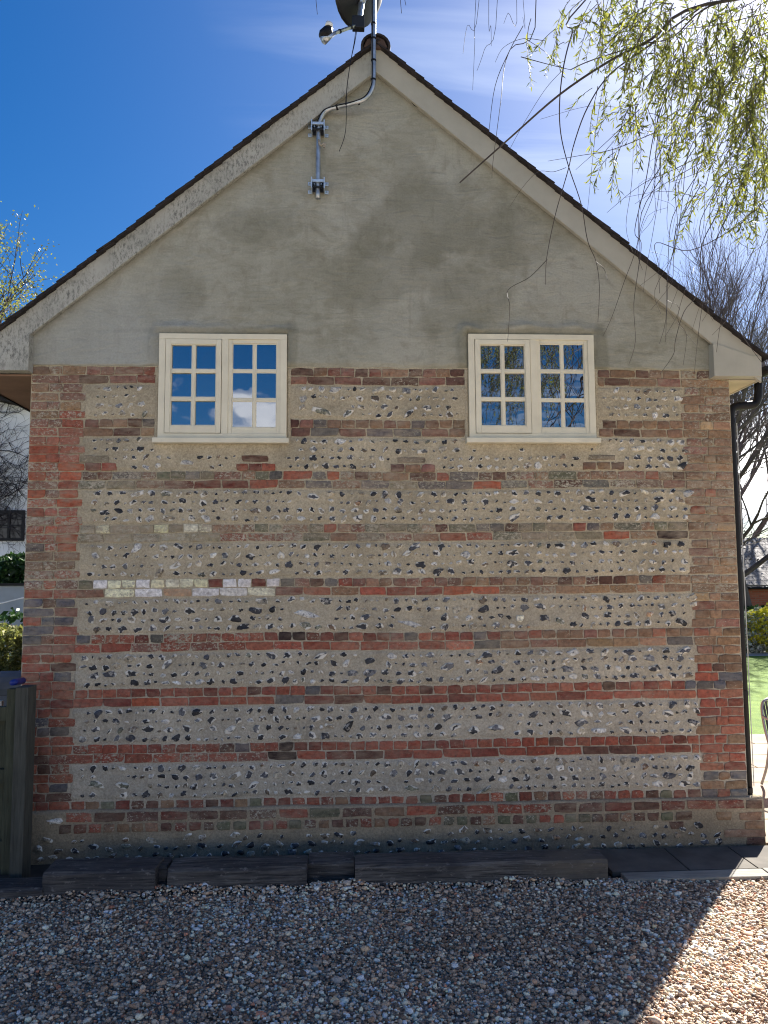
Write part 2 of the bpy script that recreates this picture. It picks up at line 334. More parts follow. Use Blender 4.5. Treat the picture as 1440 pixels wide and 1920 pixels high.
patio = struct(MB().add([(3.15, -0.3, 0.03), (9, -0.3, 0.03), (9, 4.25, 0.03), (3.15, 4.25, 0.03)], [(0, 1, 2, 3)]).build('patio', simple('patio_joint_sand', (0.30, 0.25, 0.18), 0.95, 0.2, 9)))
pm = None
for i in range(8):
    for j in range(7):
        x0 = 3.36+i*0.62+(0.2 if j % 2 else 0); y0 = 0.02+j*0.60
        if pm is None: pm = MB().box(0, 0.605, 0, 0.585, 0, 0.045).build('paving_slab', PAVE, patio, bevel=0.006); o = pm
        else: o = pm.copy(); COL.objects.link(o)
        o.location = (x0, y0, 0.03); o.parent = patio
sheet('far_path', 3.3, 40, 14.4, 15.2, 0.064, simple('path_grey', (0.30, 0.29, 0.27), 0.9, 0.2, 4))

# gravel stones: real stones where the photograph can tell them apart
def gravel_stones():
    M = Mat('gravel_stone', 0.75, 0.3); a = M.n('ShaderNodeAttribute'); a.attribute_name = 'col'
    n = M.noise(160, 3); M.col(M.mix(M.rng(n, 0.3, 0.7), M.mix(1.0, a.outputs['Color'], (0.75, 0.74, 0.74), 'MULTIPLY'), M.mix(1.0, a.outputs['Color'], (1.15, 1.15, 1.15), 'MULTIPLY')))
    t = (1+5**.5)/2
    I = np.array([(-1, t, 0), (1, t, 0), (-1, -t, 0), (1, -t, 0), (0, -1, t), (0, 1, t), (0, -1, -t), (0, 1, -t), (t, 0, -1), (t, 0, 1), (-t, 0, -1), (-t, 0, 1)], float); I /= np.linalg.norm(I[0])
    F0 = np.array([(0, 11, 5), (0, 5, 1), (0, 1, 7), (0, 7, 10), (0, 10, 11), (1, 5, 9), (5, 11, 4), (11, 10, 2), (10, 7, 6), (7, 1, 8), (3, 9, 4), (3, 4, 2), (3, 2, 6), (3, 6, 8), (3, 8, 9), (4, 9, 5), (2, 4, 11), (6, 2, 10), (8, 6, 7), (9, 8, 1)])
    st = 0.0168; xs = np.arange(-3.5, 4.0, st); ys = np.arange(-3.3, -0.66, st)
    X, Y = np.meshgrid(xs, ys); X = X.ravel(); Y = Y.ravel(); keep = np.abs(X-0.25) < (Y+6.2)*0.62+0.5
    X = X[keep]; Y = Y[keep]; n = len(X)
    X = X+rng.uniform(-.7, .7, n)*st; Y = Y+rng.uniform(-.7, .7, n)*st
    size = 0.0089*np.exp(rng.normal(0, 0.30, n)); size[rng.random(n) < 0.035] *= 1.55; size[rng.random(n) < 0.25] *= .72
    sh = rng.uniform(0.75, 1.25, (n, 3))*np.array([1.2, 0.95, 0.72])
    V = I[None]*(1+rng.normal(0, 0.17, (n, 12, 1)))*sh[:, None, :]*size[:, None, None]
    al = rng.normal(0, 0.45, n); ga = rng.uniform(0, 6.28, n)
    c, s = np.cos(al), np.sin(al); y2 = V[..., 1]*c[:, None]-V[..., 2]*s[:, None]; z2 = V[..., 1]*s[:, None]+V[..., 2]*c[:, None]
    c, s = np.cos(ga), np.sin(ga); x3 = V[..., 0]*c[:, None]-y2*s[:, None]; y3 = V[..., 0]*s[:, None]+y2*c[:, None]
    und = .010+0.008*np.sin(X*2.3+Y*1.7)+0.005*np.sin(X*5.1-Y*3.3)+.004*np.sin(X*11+2*np.sin(Y*7))
    # the drift of stones kicked up against the sleepers
    und += 0.035*(X < 1.9)*np.exp(-((Y+0.70)/0.10)**2)*(0.55+.35*np.sin(X*6+np.sin(X*17))+0.7*np.exp(-((X+0.1)/0.35)**2)+0.5*np.exp(-((X+1.15)/0.25)**2))
    Z = G+0.005+und+rng.uniform(-0.004, 0.009, n)
    W = np.stack([x3+X[:, None], y3+Y[:, None], z2+Z[:, None]], -1).reshape(-1, 3)
    FF = (F0[None]+(np.arange(n)*12)[:, None, None]).reshape(-1, 3)
    pal = np.array([(0.27, 0.215, 0.175), (0.18, 0.13, 0.10), (0.40, 0.35, 0.30), (0.56, 0.51, 0.45), (0.25, 0.24, 0.24), (0.085, 0.075, 0.075), (0.36, 0.24, 0.17), (0.30, 0.145, 0.105)])
    k = rng.choice(8, n, p=[.24, .17, .16, .19, .10, .07, .05, .02]); C = pal[k]*np.array([1.72, 1.52, 1.28])*np.exp(rng.normal(0, .20, (n, 1)))*(1+.22*np.sin(X*1.9+1.2*np.sin(Y*2.1))*np.cos(Y*2.7+X*.7))[:, None]
    C4 = np.concatenate([np.minimum(C, .75), np.ones((n, 1))], 1).repeat(12, 0)
    o = np_mesh('gravel', W, FF, M.m, cols=C4); stuff(o); tag(o, 'loose grey, brown and white flint gravel covering the drive', 'gravel')
gravel_stones()

# ------------------------------------------------------------------ the house
XL, XR = -2.53, 3.215
house = thing('brick_house', 'gable end of a brick and flint house with rendered gable and two casement windows', 'house', (0.34, 0, 0))
apex_b = at(703, 133, -0.09)
def pt(px, py, Y): p = at(px, py, Y); return (p.x, p.z)
BY = -0.09
bl_top0, bl_top1 = pt(704, 86, BY), pt(-75, 678, BY)
bl_bot0, bl_bot1 = pt(704, 134, BY), pt(-75, 727, BY)
br_top1, br_bot1 = pt(1428, 669, BY), pt(1428, 717, BY)
def lerp(a, b, t): return (a[0]+(b[0]-a[0])*t, a[1]+(b[1]-a[1])*t)
def line_z(p, q, x): return p[1]+(q[1]-p[1])*(x-p[0])/(q[0]-p[0])
def gable_z(x):                                       # underside of the verge above the wall
    return (line_z(bl_bot0, bl_bot1, x) if x < bl_bot0[0] else line_z(bl_bot0, br_bot1, x))
BACK = 9.0
# gable wall core
core = MB().prism([(XL, 0.0), (XR, 0.0), (XR, gable_z(XR)+.12), (apex_b.x, apex_b.z+.12), (XL, gable_z(XL)+.12)], 0.0, 0.30)
wall = core.build('gable_wall', MORTAR, house); wall['label'] = 'banded brick and flint gable wall'
SIDEBR = simple('side_brickwork', (0.26, 0.13, 0.09), 0.9, 0.4, 14)
MB().box(XL, XL+0.3, 0.302, BACK, 0, 3.85).build('side_wall', SIDEBR, house)
MB().box(XR-0.3, XR, 0.302, BACK, 0, 3.85).build('side_wall', SIDEBR, house)
MB().prism([(XL+.302, 0.0), (XR-.302, 0.0), (XR-.302, gable_z(XR)+.1), (apex_b.x, apex_b.z+.1), (XL+.302, gable_z(XL)+.1)], BACK-.3, BACK).build('back_wall', SIDEBR, house)
for o in house.children: under(o, house)

# windows: outer frame, read off the facade
WIN = []
for (a, b) in (((296, 626), (539, 822)), ((878, 627), (1117, 822))):
    p, q = at(a[0], (a[1]), -0.03), at(b[0], b[1], -0.03); p2 = at(a[0]+2, b[1], -.03); q2 = at(b[0]-3, a[1], -.03)
    WIN.append(((p.x+p2.x)/2, (q.x+q2.x)/2, (q.z+p2.z)/2, (p.z+q2.z)/2))
def in_window(x0, x1, z0, z1, m=0.03):
    for (a, b, c, d) in WIN:
        if x1 > a-m and x0 < b+m and z1 > c-0.075 and z0 < d+0.02: return (a-m, b+m)
    return None

# --- bricks -----------------------------------------------------------------
ALB = 1.35
PAL = dict(red=(122, 67, 54), red2=(130, 79, 64), deep=(102, 57, 49), orange=(141, 76, 55), dark=(78, 56, 49), black=(48, 38, 37), grey=(84, 82, 80), blue=(76, 79, 85),
           brown=(112, 88, 70), brown2=(124, 98, 76), purple=(108, 76, 66), lich=(110, 104, 86), lich2=(132, 124, 102), cream=(218, 205, 168), white=(226, 221, 203), tan=(146, 122, 92), green=(84, 86, 70))
bricks = []          # x0,x1,z0,z1,colour name,bloom,proud
def pick(d):
    ks = list(d); return random.choices(ks, [d[k] for k in ks])[0]
def course(x0, x1, z0, z1, unit, pal, joint=0.0075, bloom=0.0, pattern=None, jit=0.05, y=0.0):
    x = x0; i = 0
    while x < x1-0.03:
        u = (pattern[i % len(pattern)] if pattern else unit)*random.uniform(1-jit, 1+jit); i += 1
        e = min(x+u, x1)
        if x1-e < 0.06: e = x1
        segs = [(x, e)]
        wd = in_window(x, e, z0, z1)
        if wd: segs = [s for s in ((x, min(e, wd[0])), (max(x, wd[1]), e)) if s[1]-s[0] > 0.035]
        for (a, b) in segs:
            p = pal((a+b)/2) if callable(pal) else pal
            bl = bloom((a+b)/2) if callable(bloom) else bloom
            j = lambda: random.uniform(-0.002, 0.002)
            bricks.append([a+joint/2+j(), b-joint/2+j(), z0+j(), z1+j(), pick(p), max(0, random.gauss(bl, 0.18)), y])
        x = e
S, H = 0.2255, 0.1125
CH = 0.0713                                           # course height
bands = [3.924, 3.496, 3.067, 2.644, 2.209, 1.779, 1.359, 0.931, 0.509]    # top of each pair of brick courses
QL = {0: -2.085, 1: -2.135}; QR = {0: 2.80, 1: 2.845}
def q_edge_l(z): return -2.10-0.03*(3.9-z)/3.4
def q_edge_r(z): return 2.80+0.04*(3.9-z)/3.4
P_red = dict(red=5, red2=4, deep=3, dark=.5, orange=.2)
def pal_A(x): return dict(dark=4, deep=1.6, purple=3, brown=2)
def pal_B(x): return dict(purple=4, brown=4, grey=1.5, dark=2, brown2=1.5) if x < 0.9 else dict(brown=5, brown2=3, dark=1)
def pal_C(x): return dict(lich=2, brown=3.5, purple=3, grey=2, red=.8, green=1.5, dark=2)
def pal_D(x): return dict(lich2=4, cream=2, lich=3, tan=1) if x < -1.0 else dict(lich=3, brown=3, dark=1.5, purple=1.5, green=2, grey=1, red=.4)
def pal_E(x): return dict(cream=4, white=3.5, lich2=.3) if -2.0 < x < -0.49 else (dict(dark=3, grey=2, green=1) if x < -1.9 else dict(brown=3, purple=3, dark=1.2, grey=1, red=2.2 if x < 1.6 else .4, brown2=1.5))
def pal_E2(x): return dict(cream=4, white=3, tan=.4) if -2.0 < x < -0.49 else dict(red=3, purple=2.5, brown=2.5, red2=1.5, orange=.3) if x < 1.7 else dict(brown=4, brown2=3)
def pal_F(x): return dict(red=4, red2=4, deep=1.5, purple=1, grey=.5) if x < 1.2 else dict(brown=3, purple=2, red2=1.5, brown2=2, grey=.5)
def pal_G(x): return P_red
def pal_I(x): return dict(deep=4, dark=3, red=2, green=1.0 if x < 0 else .2, brown=1)
for bi, zt in enumerate(bands):
    xl, xr = q_edge_l(zt), q_edge_r(zt)
    pu = [pal_A, pal_B, pal_C, pal_D, pal_E, pal_F, pal_G, pal_G, pal_I][bi]
    pl = [pal_A, pal_B, pal_C, pal_D, pal_E2, pal_F, pal_G, pal_G, pal_I][bi]
    bl = [0.15, 0.1, lambda x: 0.6, lambda x: 0.85 if x < -0.4 else 0.55, lambda x: 0.3, lambda x: 0.55 if x < -0.7 else .15, 0.05, lambda x: .5 if x < -.4 else .05, 0.25][bi]
    jt = 0.016 if bi == 8 else 0.0075
    course(xl+.004, xr-.004, zt-0.0635, zt, H, pu, jt, bl, pattern=None if bi not in (0, 2, 3) else [H, H, S, H, H, H, H*1.05, H, S, H])
    if bi < 8: course(xl+.004-random.uniform(0, .08), xr-.004, zt-CH-0.0635, zt-CH, S, pl, 0.0075, bl)
# quoins, toothed into the panels
def quoin_pal_l(z):
    if z > 3.5: return dict(purple=4, brown=3, red=1.2, brown2=1.5)
    if z > 2.1: return dict(purple=2.6, brown=1.4, red=3, orange=1.0, grey=.6, red2=2.6)
    if z > 1.6: return dict(red=4, purple=2, blue=1.4, dark=1, red2=1.5)
    return dict(red=4, deep=3, red2=3, dark=1, blue=.5)
def quoin_pal_r(z):
    if z > 2.0: return dict(brown=5, brown2=4, tan=.6, purple=.7, red=.12, dark=.5)
    if z > 1.5: return dict(brown=3, brown2=3, red2=2, purple=1.5)
    return dict(red=4, red2=4, deep=2, brown=1.5, blue=.5, dark=.5)
k = 0; z = 3.924
while z > 0.47:
    zt = z; zb = z-0.0635; odd = k % 2
    xl, xr = q_edge_l(z), q_edge_r(z)
    inband = any(abs(z-b) < .01 or abs(z-(b-CH)) < .01 for b in bands)
    blm = 0.55 if z > 2.0 else 0.15
    eL = xl if inband else xl+(0.020 if odd else -0.02)+random.uniform(-.006, .006)
    eR = xr if inband else xr+(-0.02 if odd else 0.02)+random.uniform(-.006, .006)
    course(XL+0.002, eL, zt-.0635, zt, S, quoin_pal_l(z), .007, blm, [S, S+.03] if odd else [H*1.25, H*.9, S*.95], y=-0.001)
    w_ = XR-eR; pt_ = [w_*.5, w_*.5] if odd else [w_*.34, w_*.27, w_*.39]
    course(eR, XR-0.002, zt-.0635, zt, S, quoin_pal_r(z), .007, blm, pt_, y=-0.001)
    k += 1; z -= CH
    nb = min(bands, key=lambda b: min(abs(b-z), 9))
    if abs(nb-z) < 0.03: z = nb
# bricks let into the flint panel under the windows
ins = [((443, 871, 466, 884), 'red'), ((467, 871, 490, 884), 'deep'), ((491, 871, 516, 884), 'red'), ((454, 856, 503, 867), 'dark'), ((732, 870, 758, 884), 'dark'), ((760, 870, 788, 884), 'brown'), ((790, 870, 815, 884), 'purple'),
       ((745, 856, 798, 867), 'lich'), ((1103, 855, 1152, 865), 'lich'), ((1092, 869, 1116, 882), 'brown'), ((1119, 869, 1144, 882), 'brown'), ((1146, 869, 1170, 882), 'dark'), ((192, 868, 219, 882), 'red'), ((161, 868, 190, 882), 'purple'), ((152, 854, 205, 866), 'lich')]
ins_rect = []
for (a, b, c, d), cn in ins:
    p, q = at(a, b), at(c, d); bricks.append([p.x, q.x, q.z, p.z, cn, 0.5 if cn == 'lich' else .15, -0.008]); ins_rect.append((p.x, q.x, q.z, p.z))
# colours of single bricks that stand out in the photograph
for (px, py, cn) in ((573, 894, 'red'), (629, 894, 'orange'), (520, 909, 'red'), (415, 909, 'deep'), (920, 909, 'orange'), (1217, 891, 'red'), (630, 989, 'red'), (870, 1003, 'red2'), (1140, 1001, 'orange'), (1250, 1001, 'black'), (1093, 986, 'red'),
                     (409, 1093, 'deep'), (491, 1093, 'deep'), (885, 1106, 'orange'), (700, 1106, 'red'), (760, 1106, 'red'), (820, 1106, 'red'), (548, 1193, 'black'), (630, 1191, 'dark'), (772, 1190, 'grey'), (1010, 1189, 'red'), (540, 1310, 'grey'),
                     (597, 1292, 'blue'), (548, 1397, 'black'), (542, 1412, 'black'), (460, 1396, 'grey'), (1290, 1285, 'blue'), (1315, 1285, 'grey'), (1342, 1285, 'blue'), (60, 858, 'orange'), (68, 845, 'orange'), (130, 875, 'orange'), (135, 891, 'orange'),
                     (65, 927, 'orange'), (130, 926, 'orange'), (135, 941, 'orange'), (65, 960, 'red'), (135, 1010, 'orange'), (125, 1025, 'orange'), (60, 1163, 'red2'), (128, 1130, 'blue'), (80, 1130, 'blue'), (102, 1163, 'blue'), (130, 1163, 'blue'), (75, 1197, 'blue'),
                     (155, 1197, 'blue'), (80, 1370, 'grey'), (120, 1370, 'grey'), (1345, 1450, 'blue'), (1380, 1455, 'blue'), (1325, 1485, 'blue'), (1390, 1485, 'blue'), (1322, 925, 'red2'), (1298, 953, 'red2'), (83, 1440, 'dark'), (1130, 1405, 'dark'), (1165, 1405, 'dark')):
    p = at(px, py)
    for b in bricks:
        if b[0]-.006 <= p.x <= b[1]+.006 and b[2]-.008 <= p.z <= b[3]+.008: b[4] = cn; b[5] = 0.0
# plinth
PZ, PY = 0.440, -0.036
PXL, PXR = -2.62, 3.325
course(-2.15, PXR-.01, 0.364, 0.430, S, dict(deep=4, dark=4, red=2, green=1.2, brown=1.4), 0.02, 0.35, jit=.14, y=PY)
course(-2.2, 2.75, 0.284, 0.345, H, dict(deep=4, dark=4, red=1.6, green=2, brown=2), 0.022, 0.35, jit=.12, y=PY)
for (a, b, c, d) in ((3.12, 3.30, .272, .332), (2.93, 3.05, .275, .34), (3.16, 3.315, .205, .262), (2.99, 3.325, .145, .20), (3.17, 3.32, .08, .14), (2.55, 2.66, .22, .27)): bricks.append([a, b, c, d, pick(dict(dark=3, brown=2, black=1)), .25, PY])

def brick_outline(w, h):
    """10 point outline (x,z), corners knocked, edges uneven"""
    j = lambda a: random.uniform(-a, a); e = 0.0036
    P = [(-w/2, -h/2), (-w/6, -h/2), (w/6, -h/2), (w/2, -h/2), (w/2, 0), (w/2, h/2), (w/6, h/2), (-w/6, h/2), (-w/2, h/2), (-w/2, 0)]
    P = [(x+j(e), z+j(e)) for x, z in P]
    for c in (0, 3, 5, 8):
        if random.random() < 0.35: kx = random.uniform(.003, .008); P[c] = (P[c][0]-math.copysign(kx, P[c][0]), P[c][1]-math.copysign(kx*.6, P[c][1]))
    return P
def brick_verts(w, h, proud):
    P = brick_outline(w, h); ins_ = [(x*(1-.005/w*2), z*(1-.0045/h*2)) for x, z in P]
    t = [random.uniform(-.0014, .0014) for _ in P]
    V = [(x, 0.012, z) for x, z in P]+[(x, -proud+.0025, z) for x, z in P]+[(x, -proud+t[i], z) for i, (x, z) in enumerate(ins_)]+[(random.uniform(-.1, .1)*w, -proud+random.uniform(-.002, .001), random.uniform(-.1, .1)*h)]
    return V
BF = [(i, (i+1) % 10, 10+(i+1) % 10, 10+i) for i in range(10)]+[(10+i, 10+(i+1) % 10, 20+(i+1) % 10, 20+i) for i in range(10)]
BT = []
for f in BF: BT += [(f[0], f[1], f[2]), (f[0], f[2], f[3])]
BT += [(20+i, 20+(i+1) % 10, 30) for i in range(10)]
BT = np.array(BT)
def bcol(b):
    c = np.array(s2l(PAL[b[4]], ALB))*math.exp(random.gauss(0, .13)); c *= np.array([1, math.exp(random.gauss(0, .03)), math.exp(random.gauss(0, .03))])
    return (*[float(min(.8, v)) for v in c], float(min(1, b[5])))
variants = {}
def variant(w, h):
    key = (round(w/0.012), round(h/.008)); L_ = variants.setdefault(key, [])
    if len(L_) < 4:
        me = bpy.data.meshes.new('brick'); me.from_pydata(brick_verts(key[0]*.012, key[1]*.008, 0.0065), [], [tuple(int(i) for i in f) for f in BT]); me.update()
        bm = bmesh.new(); bm.from_mesh(me); bmesh.ops.recalc_face_normals(bm, faces=bm.faces)
        if sum(f.normal.y for f in bm.faces if abs(f.normal.y) > .8) > 0: bmesh.ops.reverse_faces(bm, faces=bm.faces)
        bm.to_mesh(me); bm.free(); me.materials.append(BRICK_O); L_.append((me, key[0]*.012, key[1]*.008)); return L_[-1]
    return random.choice(L_)
def wav(x, z): return .011*fbm(x, z, .55, 3, 4.4)      # old courses wander a little
for b in bricks:
    if b[6] > PY+.01: q_ = wav((b[0]+b[1])/2, b[3]); b[2] += q_; b[3] += q_
bricks = [b for b in bricks if b[1]-b[0] > 0.03]
bricks.sort(key=lambda b: -(b[1]-b[0])*(b[3]-b[2]))
IW = Matrix.Translation(house.location).inverted()
for b in bricks[:300]:
    w_, h_ = b[1]-b[0], b[3]-b[2]; me, vw, vh = variant(w_, h_)
    o = bpy.data.objects.new('brick', me); COL.objects.link(o); o.parent = wall
    flip = random.choice((1, -1))
    o.location = ((b[0]+b[1])/2, b[6]+random.uniform(-.002, .002), (b[2]+b[3])/2); o.scale = (w_/vw, 1, h_/vh); o.rotation_euler = (0, random.gauss(0, .009), random.gauss(0, .008)); o.color = bcol(b)
VV = []; FF = []; CC = []; nb = 0
for b in bricks[300:]:
    w_, h_ = b[1]-b[0], b[3]-b[2]; v = np.array(brick_verts(w_, h_, 0.0065+random.uniform(-.002, .003))); v += np.array([(b[0]+b[1])/2, b[6], (b[2]+b[3])/2])
    VV.append(v); FF.append(BT+nb); nb += 31; CC.append(np.tile(np.array(bcol(b)), (31, 1)))
o = np_mesh('small_bricks', np.concatenate(VV), np.concatenate(FF), BRICK_S, wall, np.concatenate(CC)); stuff(o)

# --- mortar panels of the flint bands ----------------------------------------
def relief_panel(name, x0, x1, zlo, zhi, ybase, amp, parent, mat, dx=0.022, nz=14, rag=0.007):
    nx = max(2, int((x1-x0)/dx)); V = []; F = []
    for i in range(nx+1):
        x = x0+(x1-x0)*i/nx; a = zlo(x)+rag*fbm(x, 1, 9, 3, zlo(x0)); b = zhi(x)+rag*fbm(x, 5, 9, 3, zhi(x0))
        if b < a+.004: b = a+.004
        for j in range(nz+1):
            t = j/nz; zz = a+(b-a)*t; e = min(t, 1-t)*nz; ex = min(i, nx-i)
            y = ybase-amp*fbm(x, zz, 7, 4, 3.1)-amp*.5*fbm(x, zz, 26, 3, 9.7)
            if e < 0.5 or ex < .5: y = 0.006
            V.append((x+(0.004*fbm(x, zz, 30, 2, 5) if 0 < i < nx else .008*fbm(zz, 2, 18, 3, x0)), y, zz))
    for i in range(nx):
        for j in range(nz):
            a = i*(nz+1)+j; F.append((a, a+nz+1, a+nz+2, a+1))
    o = np_mesh(name, np.array(V), np.array(F), mat, parent, smooth=True)
    return o
panels = []
for bi in range(8):
    zt = bands[bi]-CH-0.0635-0.006; zb = bands[bi+1]+0.006
    if bi == 7: zb = bands[8]+.008
    panels.append((zb, zt))
def q_l(x_, z): return q_edge_l(z)-0.004
for bi, (zb, zt) in enumerate(panels):
    xs_ = [(q_edge_l(zt)-.012, q_edge_r(zt)+.012)]
    if zt > WIN[0][2]-.05 and bi == 0:
        xs_ = [(xs_[0][0], WIN[0][0]-.004), (WIN[0][1]+.004, WIN[1][0]-.004), (WIN[1][1]+.004, xs_[0][1])]
    for (a, b) in xs_:
        relief_panel('mortar_panel', a, b, lambda x: zb+wav(x, zb), lambda x: zt+wav(x, zt), -0.008, 0.0055, wall, MORTAR)
# mortar beside the windows between the brick courses
for (a, b, c, d) in WIN:
    for (p, q) in ((a-.034, a-.001), (b+.001, b+.036)):
        relief_panel('mortar_fillet', p, q, lambda x: c-.02, lambda x: 3.93, -0.010, .003, wall, MORTAR, dx=.006, nz=40, rag=.002)

# --- flints -------------------------------------------------------------------
def flint_template():
    n = 9; an = [2*math.pi*(i+random.uniform(-.32, .32))/n for i in range(n)]; r = [random.uniform(.62, 1.12) for _ in range(n)]
    sx = random.uniform(-.3, .3)
    ring = [(math.cos(a)*q+sx*math.sin(a)*q, math.sin(a)*q) for a, q in zip(an, r)]
    V = [(x*1.04, 0.35, z*1.04) for x, z in ring]
    V += [(x*random.uniform(.66, .88), -random.uniform(.22, .5), z*random.uniform(.66, .88)) for x, z in ring]
    V += [(random.uniform(-.2, .2), -random.uniform(.3, .6), random.uniform(-.2, .2))]
    F = []
    for i in range(n):
        j = (i+1) % n; F += [(i, j, n+j), (i, n+j, n+i), (n+i, n+j, 2*n)]
    rim = [1.0]*n+[random.choice((.1, .3, .65, 1.0))*random.uniform(.8, 1) for _ in range(n)]+[0.0]
    return np.array(V), np.array(F), np.array(rim)
FT = [flint_template() for _ in range(28)]
FP = dict(black=(0.020, 0.021, 0.026), navy=(0.045, 0.048, 0.058), grey=(0.125, 0.128, 0.135), pale=(0.50, 0.49, 0.46), tan=(0.29, 0.245, 0.175), buff=(0.36, 0.32, 0.245), rust=(0.24, 0.15, 0.09), brown=(0.15, 0.115, 0.08), green=(0.15, 0.15, 0.11))
flints = []
def clear(x, z, rx, rz, m=.012):
    if in_window(x-rx, x+rx, z-rz, z+rz, .05): return False
    return not any(x+rx > a-m and x-rx < b+m and z+rz > c-m and z-rz < d+m for a, b, c, d in ins_rect)
for bi, (zb, zt) in enumerate(panels):
    lo = bi >= 4; rows = 4; rh = (zt-zb)/rows
    xa, xb = q_edge_l(zt)+.03, q_edge_r(zt)-.03
    for r in range(rows):
        x = xa+random.uniform(0, .08)
        while x < xb:
            big = random.random()
            rx = random.uniform(.013, .024) if big < .36 else (random.uniform(.024, .042) if big < .92 else random.uniform(.042, .068))
            if lo: rx *= 1.08
            rz = min(rx*random.uniform(.50, 1.0), rh*.52); rz = max(rz, .012)
            zc = zb+rh*(r+.5)+random.uniform(-.15, .15)*rh; zc = min(max(zc, zb+rz+.006), zt-rz-.006)
            pal = dict(black=8, navy=4.5, grey=3, pale=1.6, tan=1.2, buff=1.2, rust=.4, brown=1.4, green=.5) if lo else (dict(black=5.5, navy=3, grey=3, pale=2.2, tan=1.5, buff=1.8, rust=.3, brown=1.4, green=.6) if bi > 0 else dict(black=3.4, navy=1, grey=2.4, pale=1.8, tan=2, buff=2.6, brown=1.8, green=.8))
            if clear(x+rx, zc, rx, rz): flints.append([x+rx, zc+wav(x+rx, zc), rx, rz, pick(pal), -0.0085])
            x += 2*rx+random.uniform(.004, .036)*(1.0 if lo else 1.1)
for _ in range(3):
    x = PXL+.1
    while x < 2.95:
        rx = random.uniform(.016, .046); rz = min(rx*random.uniform(.5, .9), .03); zc = .10+_*.065+random.uniform(-.015, .015)
        if not (_ == 2 and random.random() < .35): flints.append([x+rx, zc, rx, rz, pick(dict(black=4, navy=2, grey=2, brown=3, tan=1.5, green=1, rust=.8)), PY-.004])
        x += 2*rx+random.uniform(.012, .07)
# some of the large stones of the photograph
for (px, py, w_, h_, cn) in ((578, 1152, 72, 13, 'pale'), (772, 1170, 56, 14, 'pale'), (515, 1072, 30, 12, 'pale'), (693, 1239, 24, 17, 'navy'), (840, 1250, 34, 16, 'grey'), (605, 772, 44, 20, 'green'), (652, 776, 30, 12, 'lichen'), (766, 776, 30, 13, 'black'), (350, 868, 32, 13, 'pale'), (888, 1370, 24, 24, 'navy'), (930, 1365, 34, 18, 'grey'),
                         (770, 1478, 32, 14, 'green'), (720, 1478, 24, 13, 'brown'), (230, 1472, 34, 16, 'green'), (180, 1470, 36, 16, 'green'), (1050, 1165, 26, 17, 'green'), (588, 932, 32, 16, 'navy'), (1020, 1158, 24, 15, 'navy'), (910, 1480, 36, 8, 'green'), (107, 1537, 32, 14, 'pale'), (585, 1017, 0, 0, None)):
    if not cn: continue
    p = at(px, py); yy = PY-.004 if p.z < .43 else -.0085; rx, rz = w_/232/2, h_/232/2
    flints = [f for f in flints if not (abs(f[0]-p.x) < f[2]+rx+.004 and abs(f[1]-p.z) < f[3]+rz+.002)]
    flints.append([p.x, p.z, rx, rz, cn if cn in FP else 'green', yy])
def fcol(f):
    g_ = math.exp(random.gauss(0, .25)); c = [v*g_ for v in FP[f[4]]]; return (*[min(.7, v) for v in c], random.random() if f[1] > .43 else 0.0)
flints.sort(key=lambda f: -f[2]*f[3])
fmesh = []
for V, F, rim in FT:
    me = bpy.data.meshes.new('flint'); me.from_pydata([tuple(v) for v in V], [], [tuple(int(i) for i in f) for f in F]); a = me.attributes.new('rim', 'FLOAT', 'POINT'); a.data.foreach_set('value', rim.astype(np.float32)); me.materials.append(FLINT_O); fmesh.append(me)
for f in flints[:300]:
    o = bpy.data.objects.new('flint', random.choice(fmesh)); COL.objects.link(o); o.parent = wall
    o.location = (f[0], f[5], f[1]); o.scale = (f[2], random.uniform(.026, .042), f[3]); o.rotation_euler = (0, random.choice((0, math.pi))+random.gauss(0, .25), 0); o.color = fcol(f)
VV = []; FF = []; CC = []; RR = []; nb = 0
for f in flints[300:]:
    V, F, rim = random.choice(FT); an = random.uniform(-.5, .5)+random.choice((0, math.pi)); sx, sz = f[2], f[3]
    x, z = V[:, 0]*sx, V[:, 2]*sz; c, s = math.cos(an), math.sin(an)
    VV.append(np.stack([x*c-z*s+f[0], V[:, 1]*random.uniform(.018, .030)+f[5], x*s+z*c+f[1]], 1)); FF.append(F+nb); nb += len(V); CC.append(np.tile(np.array(fcol(f)), (len(V), 1))); RR.append(rim)
o = np_mesh('small_flints', np.concatenate(VV), np.concatenate(FF), FLINT_S, wall, np.concatenate(CC), np.concatenate(RR)); stuff(o)

# plinth core with a weathered mortar top
def plinth():
    nx, prof = 160, [(0.0, PZ+.010), (PY*.5, PZ+.006), (PY*.92, PZ-.004), (PY, PZ-.02), (PY, .36), (PY, .28), (PY, .22), (PY, .16), (PY, .10), (PY, 0.0)]
    V = []; F = []; m = len(prof)
    for i in range(nx+1):
        x = PXL+(PXR-PXL)*i/nx
        for j, (y, z) in enumerate(prof):
            V.append((x, y-(.006*fbm(x, z, 6, 4, 1.7)+.003*fbm(x, z, 22, 3, 4) if j > 0 else 0), z+(.008*fbm(x, z, 4, 3, 2) if j < 3 else 0)))
    for i in range(nx):
        for j in range(m-1): a = i*m+j; F.append((a, a+1, a+m+1, a+m))
    o = np_mesh('plinth', np.array(V), np.array(F), PLINTH, house, smooth=True); o.matrix_parent_inverse = IW
    for s_, (x0, x1) in ((-1, (PXL, XL)), (1, (XR, PXR))):
        MB().box(x0+.004, x1-.004, PY+.006, 1.2, 0, PZ-.004).build('plinth_return', PLINTH, house).matrix_parent_inverse = IW
plinth()

